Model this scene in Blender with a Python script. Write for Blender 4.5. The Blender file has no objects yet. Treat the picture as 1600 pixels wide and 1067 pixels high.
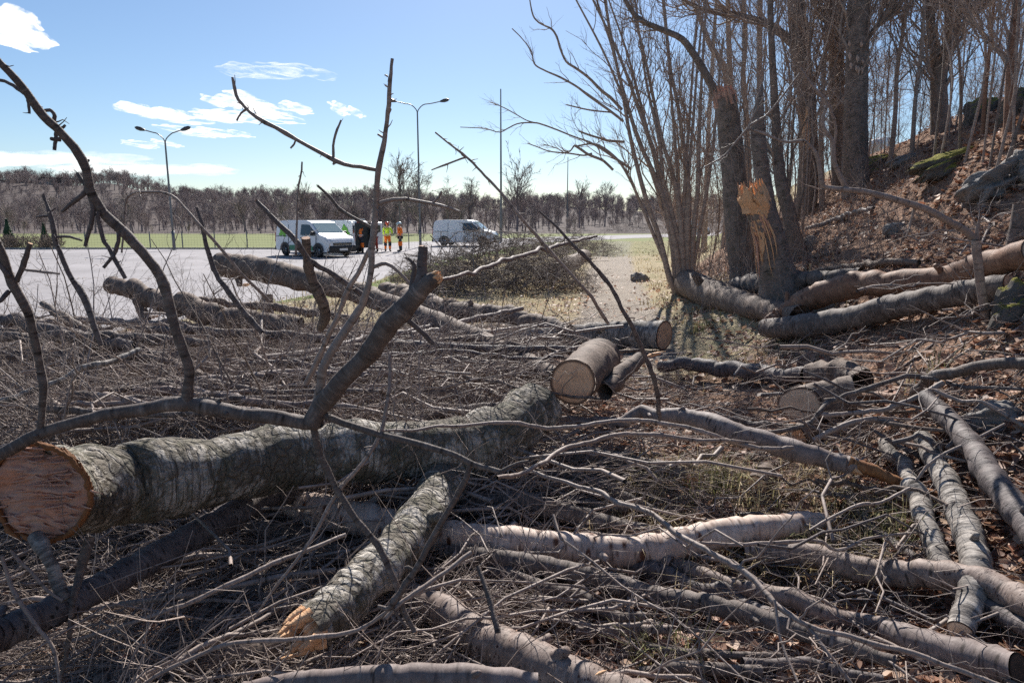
import bpy, math, random
import numpy as np
from mathutils import Vector
sc = bpy.context.scene
COL = sc.collection
rng = np.random.default_rng(7)
random.seed(7)
PI = math.pi
R_ = math.radians

# ------------------------------------------------------------ camera, sky, sun, exposure
PITCH = R_(10.1)
CAM_Z = 1.95
cam = bpy.data.cameras.new('camera'); cam_o = bpy.data.objects.new('camera', cam); COL.objects.link(cam_o)
cam.sensor_width = 36; cam.lens = 24; cam.clip_start = 0.05; cam.clip_end = 6000
cam_o.location = (0, 0, CAM_Z); cam_o.rotation_euler = (PI/2 - PITCH, 0, 0)
sc.camera = cam_o
SUN_AZ, SUN_EL = R_(1), R_(37)          # azimuth from +Y towards +X
world = bpy.data.worlds.new('World'); sc.world = world; world.use_nodes = True
wn = world.node_tree.nodes; wl = world.node_tree.links
for n in list(wn): wn.remove(n)
sky = wn.new('ShaderNodeTexSky'); sky.sky_type = 'NISHITA'; sky.sun_disc = False
sky.sun_elevation = SUN_EL; sky.sun_rotation = SUN_AZ
sky.altitude = 20; sky.air_density = 1.0; sky.dust_density = 0.3; sky.ozone_density = 5.0
bg = wn.new('ShaderNodeBackground'); bg.inputs[1].default_value = 0.064
wo = wn.new('ShaderNodeOutputWorld')
wl.new(sky.outputs[0], bg.inputs[0]); wl.new(bg.outputs[0], wo.inputs[0])
sl = bpy.data.lights.new('sun', 'SUN'); sl.energy = 5.0; sl.angle = R_(0.5); sl.color = (1.0, 0.95, 0.88)
sun_o = bpy.data.objects.new('sun', sl); COL.objects.link(sun_o)
sd = Vector((math.sin(SUN_AZ)*math.cos(SUN_EL), math.cos(SUN_AZ)*math.cos(SUN_EL), math.sin(SUN_EL)))
sun_o.rotation_euler = (-sd).to_track_quat('-Z', 'Y').to_euler(); sun_o.location = (0, 0, 30)
sc.view_settings.view_transform = 'Standard'; sc.view_settings.look = 'None'
sc.view_settings.exposure = 0.78; sc.view_settings.gamma = 1; sc.view_settings.use_curve_mapping = False
sc.render.engine = 'CYCLES'
sc.cycles.max_bounces = 5; sc.cycles.diffuse_bounces = 4; sc.cycles.transparent_max_bounces = 32
sc.cycles.use_denoising = False

# ------------------------------------------------------------ photo pixel -> place
F = 1600*24/36
cp, sp = math.cos(PITCH), math.sin(PITCH)
def ray(px, py):
    a = (px-800)/F; b = (533.5-py)/F
    return np.array((a, cp + b*sp, -sp + b*cp))
def at(px, py, d):                      # point on the sight line at horizontal distance d
    r = ray(px, py); return np.array((0, 0, CAM_Z)) + r*(d/r[1])
def wide(px, py, d, w):                 # real width of w pixels there
    r = ray(px, py); return w/F*(d/r[1])

# ------------------------------------------------------------ noise + terrain
def hash2(i, j, s):
    n = (i*374761393 + j*668265263 + s*974711) & 0xffffffff
    n = ((n ^ (n >> 13))*1274126177) & 0xffffffff
    return ((n ^ (n >> 16)) & 0xffff)/65535.0
def vnoise(x, y, s=0):
    x = np.asarray(x, float); y = np.asarray(y, float)
    i = np.floor(x).astype(np.int64); j = np.floor(y).astype(np.int64)
    u = x-i; v = y-j; u = u*u*(3-2*u); v = v*v*(3-2*v)
    a = hash2(i, j, s)*(1-u) + hash2(i+1, j, s)*u
    b = hash2(i, j+1, s)*(1-u) + hash2(i+1, j+1, s)*u
    return (a*(1-v) + b*v)*2-1
def fbm(x, y, o=3, s=0):
    t = 0; a = 1
    for k in range(o): t = t + a*vnoise(x, y, s+k); x = x*2.03+3.1; y = y*2.03+1.7; a *= .5
    return t
def sstep(t): t = np.clip(t, 0, 1); return t*t*(3-2*t)
def lot_edge(y): return np.interp(y, [-5, 5, 12.6, 20.8, 34, 60, 100], [-13, -10, -7.1, -4.9, -3.9, 2, 22])
def foot(y): return 2.4 + .28*np.maximum(0, y-9)
def ground(x, y):
    x = np.asarray(x, float); y = np.asarray(y, float)
    e = x - lot_edge(y)
    base = (.16*sstep(e/2.2)*(1-.85*sstep((y-14)/22)) - .12*(1-sstep((e+.6)/1.2))
            - .20*sstep((4.6-y)/1.6)*sstep((2.6-x)/1.5))
    u = x - foot(y)
    r = .75*(np.sqrt(u*u+.36)+u)/2
    cap = 4.3; k = 1.2; h = np.clip(.5+.5*(cap-r)/k, 0, 1); r = cap*(1-h)+r*h-k*h*(1-h)
    r = r*(1-sstep((y-45)/25))
    bump = .05*fbm(x*1.1, y*1.1, 4, 3)*sstep(e/1.5) + .22*fbm(x*.45+9, y*.45, 3, 11)*sstep(u/1.5)
    return base + r + bump
def hit(px, py, h=0.0):                 # where the sight line meets the ground (+h)
    r = ray(px, py); ys = np.concatenate([np.arange(1.2, 30, .03), np.arange(30, 140, .3)])
    xs = r[0]/r[1]*ys; zs = CAM_Z + r[2]/r[1]*ys
    below = zs - ground(xs, ys) - h < 0
    k = int(np.argmax(below)) if below.any() else len(ys)-1
    return np.array((xs[k], ys[k], zs[k]))

# ------------------------------------------------------------ object helpers
def tag(o, label=None, cat=None, group=None, kind=None):
    if label: o['label'] = label
    if cat: o['category'] = cat
    if group: o['group'] = group
    if kind: o['kind'] = kind
    return o
def link(name, me, mat=None, parent=None, loc=(0, 0, 0)):
    o = bpy.data.objects.new(name, me); COL.objects.link(o); o.location = loc
    if mat is not None:
        if isinstance(mat, (list, tuple)):
            for m in mat: me.materials.append(m)
        elif len(me.materials) == 0: me.materials.append(mat)
    if parent is not None: o.parent = parent
    return o
def empty(name, loc, rz=0, label=None, cat=None, group=None):
    o = bpy.data.objects.new(name, None); COL.objects.link(o); o.location = loc
    o.rotation_euler = (0, 0, rz); o.empty_display_size = .2
    return tag(o, label, cat, group)
def mesh_np(name, V, Fq, smooth=True, attrs=None):
    V = np.asarray(V, np.float32); Fq = np.asarray(Fq, np.int32)
    me = bpy.data.meshes.new(name); n = Fq.shape[1]
    me.vertices.add(len(V)); me.vertices.foreach_set('co', V.ravel())
    me.loops.add(Fq.size); me.loops.foreach_set('vertex_index', Fq.ravel())
    me.polygons.add(len(Fq)); me.polygons.foreach_set('loop_start', np.arange(0, Fq.size, n, dtype=np.int32))
    me.update(calc_edges=True)
    if smooth: me.polygons.foreach_set('use_smooth', np.ones(len(Fq), bool))
    for k, (typ, arr) in (attrs or {}).items():
        a = me.attributes.new(k, typ, 'POINT')
        a.data.foreach_set('vector' if typ == 'FLOAT_VECTOR' else 'value', np.asarray(arr, np.float32).ravel())
    return me
def frames(P):
    T = np.gradient(P, axis=1); T /= np.linalg.norm(T, axis=2, keepdims=True)+1e-9
    m = np.abs(T.mean(1)); ref = np.eye(3)[np.argmin(m, 1)][:, None, :]
    A = np.cross(T, np.broadcast_to(ref, T.shape)); A /= np.linalg.norm(A, axis=2, keepdims=True)+1e-9
    return T, A, np.cross(T, A)
def tubes(P, R, k=5):
    """N polylines of n points -> verts, quads, tc (straightened bark coordinates)"""
    P = np.asarray(P, float); R = np.asarray(R, float); N, n, _ = P.shape
    T, A, B = frames(P)
    th = np.arange(k)*2*PI/k
    c, s = np.cos(th), np.sin(th)
    V = P[:, :, None, :] + R[:, :, None, None]*(A[:, :, None, :]*c[None, None, :, None] + B[:, :, None, :]*s[None, None, :, None])
    L = np.concatenate([np.zeros((N, 1)), np.cumsum(np.linalg.norm(np.diff(P, axis=1), axis=2), 1)], 1)
    off = np.arange(N)[:, None]*3.17
    tc = np.stack([R[:, :, None]*c+off[:, :, None]*0, R[:, :, None]*s, np.broadcast_to((L+off)[:, :, None], (N, n, k))], -1)
    i = np.arange(n-1)[:, None]*k; j = np.arange(k)[None, :]; j2 = (j+1) % k
    q = np.stack([i+j, i+j2, i+k+j2, i+k+j], -1).reshape(-1, 4)
    Q = (np.arange(N)[:, None, None]*n*k + q[None]).reshape(-1, 4)
    return V.reshape(-1, 3), Q, tc.reshape(-1, 3)
class Bag:                              # gathers tubes / faces for ONE mesh
    def __init__(s): s.V = []; s.Q = []; s.T = []; s.n = 0
    def add(s, V, Q, T=None):
        s.V.append(V); s.Q.append(Q+s.n); s.T.append(T if T is not None else V); s.n += len(V)
    def tubes(s, P, R, k=5): s.add(*tubes(P, R, k))
    def mesh(s, name, off=None):
        V = np.concatenate(s.V)
        if off is not None: V = V-np.asarray(off)
        return mesh_np(name, V, np.concatenate(s.Q), attrs={'tc': ('FLOAT_VECTOR', np.concatenate(s.T))})
def unit(v): return v/(np.linalg.norm(v, axis=-1, keepdims=True)+1e-9)
def sprout(P, R, per, length, ang, trange=(.25, .98), n=6, up=.15, wob=.12, rmul=.5, rmin=.001, r0=None, lenfall=.5, spread=None):
    """children polylines sprouting from a batch of parents"""
    N, m, _ = P.shape
    idx = np.repeat(np.arange(N), per); M_ = len(idx)
    t = rng.uniform(*trange, M_); f = t*(m-1); i = np.minimum(f.astype(int), m-2); w = (f-i)[:, None]
    pos = P[idx, i]*(1-w)+P[idx, i+1]*w
    rad = R[idx, i]*(1-w[:, 0])+R[idx, i+1]*w[:, 0]
    T = unit(P[idx, i+1]-P[idx, i])
    side = unit(np.cross(T, rng.normal(size=(M_, 3))))
    a = rng.uniform(*ang, M_)[:, None]
    D = T*np.cos(a)+side*np.sin(a)
    D[:, 2] += up*.5; D = unit(D)
    L = rng.uniform(*length, M_)*(1-lenfall*t)
    s = np.linspace(0, 1, n)
    bend = rng.normal(size=(M_, 3))*wob; bend[:, 2] += up
    C = pos[:, None]+L[:, None, None]*(D[:, None]*s[None, :, None]+bend[:, None]*(s**2)[None, :, None])
    jit = rng.normal(size=(M_, n, 3))*wob*.16*L[:, None, None]; jit[:, 0] = 0
    C = C+jit
    rr = np.maximum(np.minimum(rad*rmul, L*.02 if r0 is None else r0), rmin)
    RR = rr[:, None]*(1-.75*s)[None]+rmin*.25
    return C, RR
def catmull(P, n):
    P = np.asarray(P, float); m = len(P)
    if m == 2:
        s = np.linspace(0, 1, n)[:, None]; return P[0]*(1-s)+P[1]*s
    E = np.vstack([2*P[0]-P[1], P, 2*P[-1]-P[-2]])
    t = np.linspace(0, m-1-1e-9, n); i = t.astype(int); f = (t-i)[:, None]
    a, b, c, d = E[i], E[i+1], E[i+2], E[i+3]
    return .5*(2*b+(c-a)*f+(2*a-5*b+4*c-d)*f*f+(3*b-a-3*c+d)*f**3)
# ------------------------------------------------------------ materials
class NT:
    def __init__(s, name, rough=.85, spec=.3):
        s.m = bpy.data.materials.new(name); s.m.use_nodes = True; s.t = s.m.node_tree
        s.p = s.t.nodes['Principled BSDF']; s.p.inputs['Roughness'].default_value = rough
        s.p.inputs['Specular IOR Level'].default_value = spec
    def n(s, typ, **kw):
        o = s.t.nodes.new(typ)
        for k, v in kw.items(): setattr(o, k, v)
        return o
    def l(s, a, b): s.t.links.new(a, b)
    def tc(s): return s.n('ShaderNodeAttribute', attribute_name='tc').outputs['Vector']
    def pos(s): return s.n('ShaderNodeTexCoord').outputs['Object']
    def wpos(s): return s.n('ShaderNodeNewGeometry').outputs['Position']
    def attr(s, a): return s.n('ShaderNodeAttribute', attribute_name=a).outputs['Fac']
    def rnd(s): return s.n('ShaderNodeObjectInfo').outputs['Random']
    def map(s, v, sc_):
        o = s.n('ShaderNodeMapping'); o.inputs['Scale'].default_value = sc_; s.l(v, o.inputs[0]); return o.outputs[0]
    def noise(s, v, scale, det=4, rough=.6, dist=0):
        o = s.n('ShaderNodeTexNoise'); o.inputs['Scale'].default_value = scale; o.inputs['Detail'].default_value = det
        o.inputs['Roughness'].default_value = rough; o.inputs['Distortion'].default_value = dist
        s.l(v, o.inputs['Vector']); return o.outputs['Fac']
    def voro(s, v, scale, feat='F1'):
        o = s.n('ShaderNodeTexVoronoi', feature=feat); o.inputs['Scale'].default_value = scale
        s.l(v, o.inputs['Vector']); return o
    def ramp(s, f, *stops):
        o = s.n('ShaderNodeValToRGB'); e = o.color_ramp.elements
        while len(e) < len(stops): e.new(.5)
        for k, (p, c) in enumerate(stops):
            e[k].position = p; e[k].color = (*c, 1) if isinstance(c, (tuple, list)) else (c, c, c, 1)
        s.l(f, o.inputs[0]); return o.outputs[0]
    def mix(s, f, a, b, mode='MIX'):
        o = s.n('ShaderNodeMix', data_type='RGBA', blend_type=mode)
        for k, v in ((0, f), (6, a), (7, b)):
            if isinstance(v, (int, float)): o.inputs[k].default_value = v
            elif isinstance(v, tuple): o.inputs[k].default_value = (*v, 1)
            else: s.l(v, o.inputs[k])
        return o.outputs[2]
    def math(s, op, a, b=None):
        o = s.n('ShaderNodeMath', operation=op)
        for k, v in ((0, a), (1, b)):
            if v is None: continue
            if isinstance(v, (int, float)): o.inputs[k].default_value = v
            else: s.l(v, o.inputs[k])
        return o.outputs[0]
    def col(s, c):
        if isinstance(c, tuple): s.p.inputs['Base Color'].default_value = (*c, 1)
        else: s.l(c, s.p.inputs['Base Color'])
    def bump(s, h, st=.5, d=.01):
        o = s.n('ShaderNodeBump'); o.inputs['Strength'].default_value = st; o.inputs['Distance'].default_value = d
        s.l(h, o.inputs['Height']); s.l(o.outputs[0], s.p.inputs['Normal'])
    def upz(s): 
        o = s.n('ShaderNodeSeparateXYZ'); s.l(s.n('ShaderNodeNewGeometry').outputs['Normal'], o.inputs[0]); return o.outputs[2]

def plain(name, c, rough=.6, metal=0, var=.15, scale=8, spec=.4):
    t = NT(name, rough, spec); t.p.inputs['Metallic'].default_value = metal
    f = t.noise(t.pos(), scale, 5)
    t.col(t.mix(f, tuple(x*(1-var) for x in c), tuple(min(1, x*(1+var)) for x in c))); return t.m
def bark(name, base, dark, light, band=55, bandw=.62, lightamt=.45, rough=.75, bump=.6, moss=0, spots=0, spotc=(.02, .015, .013), blotch=6, spec=.2, dashes=1.0):
    t = NT(name, rough, spec); v = t.tc()
    big = t.noise(v, blotch, 5, .65)
    fine = t.noise(t.map(v, (14, 14, 60)), 1.0, 6, .7)
    rings = t.noise(t.map(v, (11, 11, band*.75)), 1.0, 4, .65, .3)
    lich = t.noise(t.map(v, (1, 1, .6)), blotch*4.3, 6, .75)
    c = t.mix(big, dark, base)
    c = t.mix(t.ramp(t.noise(v, blotch*2.3, 4, .6), (.45, 0.0), (.62, 1.0)), c, base)
    lm = t.math('MULTIPLY', t.ramp(rings, (bandw-.08, 0.0), (bandw+.05, 1.0)), t.ramp(big, (.35, 0.0), (.6, 1.0)))
    c = t.mix(t.math('MULTIPLY', lm, lightamt*2), c, light)
    c = t.mix(t.math('MULTIPLY', t.ramp(fine, (.3, 1.0), (.5, 0.0)), .55), c, dark)
    h = t.math('ADD', fine, t.math('MULTIPLY', rings, .35))
    c = t.mix(t.ramp(lich, (.54, 0.0), (.68, .5)), c, light)
    c = t.mix(t.ramp(t.noise(v, blotch*1.1, 6, .7), (.55, 0.0), (.72, .6)), c, dark)
    dash = t.voro(t.map(v, (9, 9, 46)), 1.0)
    dm_ = t.math('MULTIPLY', t.ramp(dash.outputs['Distance'], (.2, 1.0), (.38, 0.0)), t.ramp(t.noise(v, blotch*1.7, 3), (.42, 0.0), (.56, .85)))
    c = t.mix(t.math('MULTIPLY', dm_, dashes), c, tuple(x*.35 for x in dark))
    if spots:
        vo = t.voro(t.map(v, (1, 1, 2.2)), spots)
        sm = t.math('MULTIPLY', t.ramp(vo.outputs['Distance'], (.16, 1.0), (.3, 0.0)), t.ramp(t.noise(v, 9, 2), (.38, 0.0), (.5, 1.0)))
        c = t.mix(sm, c, spotc)
    if moss:
        g = t.noise(v, 11, 6, .75)
        mm = t.math('MULTIPLY', t.ramp(g, (.5, 0.0), (.63, 1.0)), moss)
        c = t.mix(mm, c, (.05, .062, .03))
    c = t.mix(.22, c, t.mix(t.rnd(), (.75, .7, .66), (1, 1, 1)), 'MULTIPLY')
    t.col(c); t.bump(h, bump, .012); return t.m
MB = {}
MB['old'] = None
def old_birch():
    t = NT('old_birch_bark', .85, .25); v = t.tc()
    dv = t.n('ShaderNodeVectorMath', operation='ADD'); nc = t.n('ShaderNodeTexNoise'); nc.inputs['Scale'].default_value = 7; nc.inputs['Detail'].default_value = 5; t.l(v, nc.inputs['Vector'])
    dm = t.n('ShaderNodeVectorMath', operation='SCALE'); dm.inputs['Scale'].default_value = .16; t.l(nc.outputs['Color'], dm.inputs[0]); t.l(v, dv.inputs[0]); t.l(dm.outputs[0], dv.inputs[1])
    plate = t.voro(t.map(dv.outputs[0], (7, 7, 12)), 1.6, 'DISTANCE_TO_EDGE').outputs['Distance']
    n1 = t.noise(v, 9, 7, .72); n2 = t.noise(t.map(v, (4, 4, 70)), 1, 4, .7, .4); n3 = t.noise(v, 45, 5, .7)
    c = t.mix(n1, (.075, .062, .05), (.24, .21, .17))
    c = t.mix(t.math('MULTIPLY', t.ramp(n3, (.48, 0.0), (.66, 1.0)), .5), c, (.15, .14, .115))
    c = t.mix(t.math('MULTIPLY', t.ramp(plate, (.0, .7), (.05, 0.0)), t.ramp(n1, (.4, 0.2), (.6, 1.0))), c, (.03, .025, .02))
    # papery white bark left between the dark plates, in streaks round the trunk
    w = t.math('MULTIPLY', t.ramp(n2, (.42, 0.0), (.5, 1.0)), t.ramp(t.noise(v, 3.6, 6, .75), (.47, 0.0), (.56, 1.0)))
    c = t.mix(t.math('MULTIPLY', w, .68), c, (.66, .61, .55))
    g = t.math('MULTIPLY', t.ramp(t.noise(v, 6.5, 6, .75), (.5, 0.0), (.6, 1.0)), .6)
    c = t.mix(g, c, (.12, .115, .075))
    t.col(c)
    t.bump(t.math('ADD', t.math('MULTIPLY', t.ramp(plate, (.0, 0.0), (.2, 1.0)), .8), t.math('ADD', n3, t.math('MULTIPLY', n1, .7))), 1.0, .02)
    return t.m
MB['old'] = old_birch()
MB['birch'] = bark('birch_bark', (.17, .15, .135), (.07, .06, .055), (.52, .47, .42), band=70, bandw=.5, lightamt=.5, blotch=5)
MB['pale'] = bark('pale_peeling_bark', (.58, .46, .39), (.38, .26, .20), (.74, .63, .55), band=40, bandw=.55, lightamt=.35, rough=.6, bump=.25, spots=7, spotc=(.12, .05, .03), blotch=3)
MB['grey'] = bark('smooth_grey_bark', (.18, .148, .132), (.065, .05, .045), (.36, .31, .28), band=80, bandw=.6, lightamt=.3, rough=.7, bump=.55, blotch=5)
MB['purple'] = bark('purple_grey_bark', (.26, .21, .195), (.12, .092, .083), (.40, .345, .32), band=60, bandw=.6, lightamt=.3, rough=.65, bump=.3, blotch=4)
MB['dark'] = bark('dark_smooth_bark', (.165, .138, .132), (.07, .056, .055), (.27, .235, .225), band=90, bandw=.58, lightamt=.35, rough=.62, bump=.5, spots=26)
MB['speck'] = bark('speckled_bark', (.30, .232, .20), (.13, .095, .08), (.45, .37, .33), band=50, bandw=.6, lightamt=.3, rough=.6, bump=.4, spots=38, spotc=(.05, .022, .018))
MB['brown'] = bark('brown_bark', (.22, .165, .135), (.085, .063, .052), (.33, .27, .225), band=40, bandw=.58, lightamt=.3, bump=.7)
MB['red'] = bark('stripped_reddish_wood', (.27, .155, .105), (.15, .08, .055), (.38, .25, .18), band=6, bandw=.55, lightamt=.35, rough=.65, bump=.35)
MB['twig'] = bark('twig_bark', (.36, .29, .255), (.17, .135, .115), (.55, .47, .43), band=60, bandw=.6, lightamt=.3, bump=.2, blotch=3, rough=.6)
MB['paletwig'] = bark('pale_twig_bark', (.34, .275, .24), (.19, .148, .128), (.50, .43, .39), band=60, bandw=.6, lightamt=.3, bump=.2, blotch=3, rough=.6)
MB['trunk'] = bark('standing_trunk_bark', (.27, .215, .185), (.12, .092, .08), (.36, .30, .265), band=9, bandw=.6, lightamt=.25, bump=1.0, moss=.35, blotch=3)
MB['sapling'] = bark('sapling_bark', (.40, .315, .265), (.23, .175, .145), (.52, .44, .38), band=30, bandw=.58, lightamt=.3, bump=.3, blotch=3)
MB['orange'] = bark('orange_peeled_bark', (.30, .135, .055), (.16, .065, .03), (.42, .24, .12), band=20, bandw=.55, lightamt=.4, bump=.4)

def cutwood(name, a, b, edge, rings=70):
    t = NT(name, .8, .2)
    uv = t.n('ShaderNodeAttribute', attribute_name='disc').outputs['Vector']
    ln = t.n('ShaderNodeVectorMath', operation='LENGTH'); t.l(uv, ln.inputs[0]); r = ln.outputs['Value']
    wob = t.noise(uv, 2.2, 4); rr = t.math('ADD', r, t.math('MULTIPLY', wob, .10))
    ring = t.math('SINE', t.math('MULTIPLY', rr, rings))
    c = t.mix(t.math('MULTIPLY_ADD', ring, .2) if False else t.math('ADD', t.math('MULTIPLY', ring, .3), .5), a, b)
    saw = t.noise(t.map(uv, (3, 26, 1)), 1.5, 4)
    c = t.mix(t.math('MULTIPLY', t.ramp(saw, (.4, 0.0), (.7, 1.0)), .25), c, tuple(x*.62 for x in a))
    c = t.mix(t.ramp(t.noise(uv, 1.6, 3), (.45, 0.0), (.7, .6)), c, tuple(x*.7 for x in b))
    c = t.mix(t.ramp(rr, (.9, 0.0), (.985, 1.0)), c, edge)
    t.col(c); t.bump(t.math('ADD', saw, t.math('MULTIPLY', ring, .15)), .35, .006); return t.m
MC = {'fresh': cutwood('fresh_cut_wood', (.88, .60, .40), (.64, .38, .22), (.16, .1, .07)),
      'pink': cutwood('pinkish_cut_wood', (.75, .50, .36), (.55, .33, .22), (.2, .1, .07)),
      'pale': cutwood('pale_cut_wood', (.78, .64, .5), (.6, .46, .33), (.15, .11, .09)),
      'dark': cutwood('dark_cut_wood', (.10, .075, .06), (.06, .045, .036), (.03, .025, .02))}
def tornwood(name, a, b, c3):
    t = NT(name, .75, .25); v = t.tc()
    g = t.noise(t.map(v, (3, 26, 34)), 1.5, 6, .65, .5); n = t.noise(v, 7, 5)
    c = t.mix(g, a, b); c = t.mix(t.ramp(n, (.42, 0.0), (.7, .85)), c, c3)
    t.col(c); t.bump(t.math('ADD', g, n), .8, .012); return t.m
MC['torn'] = tornwood('torn_red_wood', (.34, .155, .105), (.76, .51, .39), (.56, .22, .12))
MC['tornlight'] = tornwood('torn_orange_wood', (.55, .29, .14), (.86, .58, .36), (.70, .34, .15))

# ground: colours by what lies there, stored per vertex
def ground_mat():
    t = NT('ground_litter', .95, .1); v = t.wpos()
    n = t.noise(v, 3.5, 8, .75); n2 = t.noise(v, 28, 6, .8); vo = t.voro(v, 24); vo2 = t.voro(v, 60)
    leaf = t.mix(vo.outputs['Color'], (.29, .17, .12), (.52, .34, .24))
    leaf = t.mix(t.ramp(t.noise(v, 55, 4, .8), (.38, 1.0), (.55, 0.0)), leaf, (.07, .045, .032))
    leaf = t.mix(t.ramp(n2, (.58, 0.0), (.7, .6)), leaf, (.42, .31, .22))
    soil = t.mix(n2, (.05, .037, .029), (.16, .12, .09))
    grass = t.mix(n2, (.24, .195, .115), (.54, .45, .30))
    grass = t.mix(t.ramp(t.noise(v, 1.6, 4), (.55, 0.0), (.68, .6)), grass, (.14, .17, .05))
    path = t.mix(t.ramp(vo2.outputs['Distance'], (.1, 0.0), (.6, 1.0)), (.52, .455, .39), (.32, .275, .23))
    path = t.mix(t.ramp(n2, (.5, 0.0), (.7, .5)), path, (.2, .16, .12))
    c = t.mix(t.attr('leaf'), soil, leaf)
    ng = t.math('ADD', t.math('SUBTRACT', n, .5), 0.0)
    def soft(a): return t.ramp(t.math('ADD', t.attr(a), t.math('MULTIPLY', ng, 1.1)), (.3, 0.0), (.7, 1.0))
    c = t.mix(soft('grass'), c, grass)
    c = t.mix(soft('path'), c, path)
    c = t.mix(soft('green'), c, t.mix(n2, (.09, .13, .03), (.2, .24, .08)))
    t.col(c); t.bump(t.math('ADD', n2, vo.outputs['Distance']), .8, .04); return t.m
def asphalt_mat():
    t = NT('asphalt', .9, .25); v = t.wpos()
    c = t.mix(t.ramp(t.noise(v, .22, 6, .65), (.35, 0.0), (.65, 1.0)), (.22, .207, .214), (.35, .33, .34))
    cr = t.voro(t.map(v, (.25, .25, 1)), 1.0, 'DISTANCE_TO_EDGE').outputs['Distance']
    c = t.mix(t.ramp(cr, (.004, .6), (.012, 0.0)), c, (.09, .085, .085))
    c = t.mix(t.math('MULTIPLY', t.noise(v, 60, 3), .5), c, (.33, .31, .31))
    s = t.noise(t.map(v, (.12, 1.4, 1)), 1, 4, .6)
    c = t.mix(t.ramp(s, (.56, 0.0), (.66, .35)), c, (.36, .335, .33))
    t.col(c); t.bump(t.noise(v, 90, 3), .3, .01); return t.m
def field_mat():
    t = NT('field_grass', .95, .1); v = t.wpos()
    c = t.mix(t.noise(v, .12, 5), (.12, .155, .05), (.21, .235, .10))
    c = t.mix(t.math('MULTIPLY', t.noise(v, 3, 5, .7), .6), c, (.27, .26, .13)); t.col(c); return t.m
def hill_mat():
    t = NT('far_hill_scrub', .95, .1); v = t.wpos()
    c = t.mix(t.noise(v, .06, 6, .7), (.075, .06, .056), (.13, .105, .098))
    c = t.mix(t.ramp(t.noise(v, .5, 5, .75), (.45, 0.0), (.7, .7)), c, (.11, .088, .08)); t.col(c); return t.m
def leaf_mat():
    t = NT('dead_leaves', .6, .35); r = t.attr('rnd')
    c = t.ramp(r, (0, (.13, .068, .048)), (.3, (.26, .135, .09)), (.6, (.42, .25, .17)), (.85, (.56, .40, .29)), (1, (.36, .13, .07)))
    t.col(c)
    tr = t.n('ShaderNodeBsdfTranslucent'); t.l(c, tr.inputs[0])
    ms = t.n('ShaderNodeMixShader'); ms.inputs[0].default_value = .25
    t.l(t.p.outputs[0], ms.inputs[1]); t.l(tr.outputs[0], ms.inputs[2])
    t.l(ms.outputs[0], t.t.nodes['Material Output'].inputs[0]); return t.m
def blade_mat(name, stops):
    t = NT(name, .7, .3); c = t.ramp(t.attr('rnd'), *stops); t.col(c)
    tr = t.n('ShaderNodeBsdfTranslucent'); t.l(c, tr.inputs[0])
    ms = t.n('ShaderNodeMixShader'); ms.inputs[0].default_value = .35
    t.l(t.p.outputs[0], ms.inputs[1]); t.l(tr.outputs[0], ms.inputs[2])
    t.l(ms.outputs[0], t.t.nodes['Material Output'].inputs[0]); return t.m
def rock_mat():
    t = NT('grey_rock', .85, .3); v = t.pos()
    c = t.mix(t.noise(v, 3, 7, .7), (.17, .155, .145), (.38, .355, .335))
    c = t.mix(t.ramp(t.noise(t.map(v, (1, 1, 5)), 4, 5), (.5, 0.0), (.6, .6)), c, (.1, .095, .095))
    t.col(c); t.bump(t.noise(v, 12, 7, .75), .8, .04); return t.m
def moss_mat():
    t = NT('mossy_rock', .95, .1); v = t.pos()
    m = t.ramp(t.math('ADD', t.math('MULTIPLY', t.upz(), .5), t.math('MULTIPLY', t.noise(v, 5, 6), .7)), (.5, 0.0), (.62, 1.0))
    c = t.mix(m, t.mix(t.noise(v, 6, 6), (.1, .09, .08), (.26, .24, .22)), t.mix(t.noise(v, 20, 5), (.16, .16, .035), (.38, .34, .1)))
    t.col(c); t.bump(t.noise(v, 22, 6, .8), 1, .04); return t.m
def cloud_mat(alpha=1.0):
    t = NT('cloud_glow', 1, 0)
    lw = t.n('ShaderNodeLayerWeight'); lw.inputs[0].default_value = .5
    a = t.math('SUBTRACT', 1.0, lw.outputs['Facing'])
    nz = t.noise(t.pos(), .035, 8, .72)
    am = t.ramp(t.math('ADD', t.math('MULTIPLY', a, .85), t.math('MULTIPLY', t.math('SUBTRACT', nz, .5), 1.5)), (.2, 0.0), (1.0, alpha))
    m1 = t.n('ShaderNodeEmission'); m1.inputs[0].default_value = (1, .985, .96, 1); m1.inputs[1].default_value = .85  # cloud glows by itself in place of sunlight scattered in it
    tp = t.n('ShaderNodeBsdfTransparent')
    m2 = t.n('ShaderNodeMixShader'); t.l(am, m2.inputs[0]); t.l(tp.outputs[0], m2.inputs[1]); t.l(m1.outputs[0], m2.inputs[2])
    t.l(m2.outputs[0], t.t.nodes['Material Output'].inputs[0]); return t.m
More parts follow.
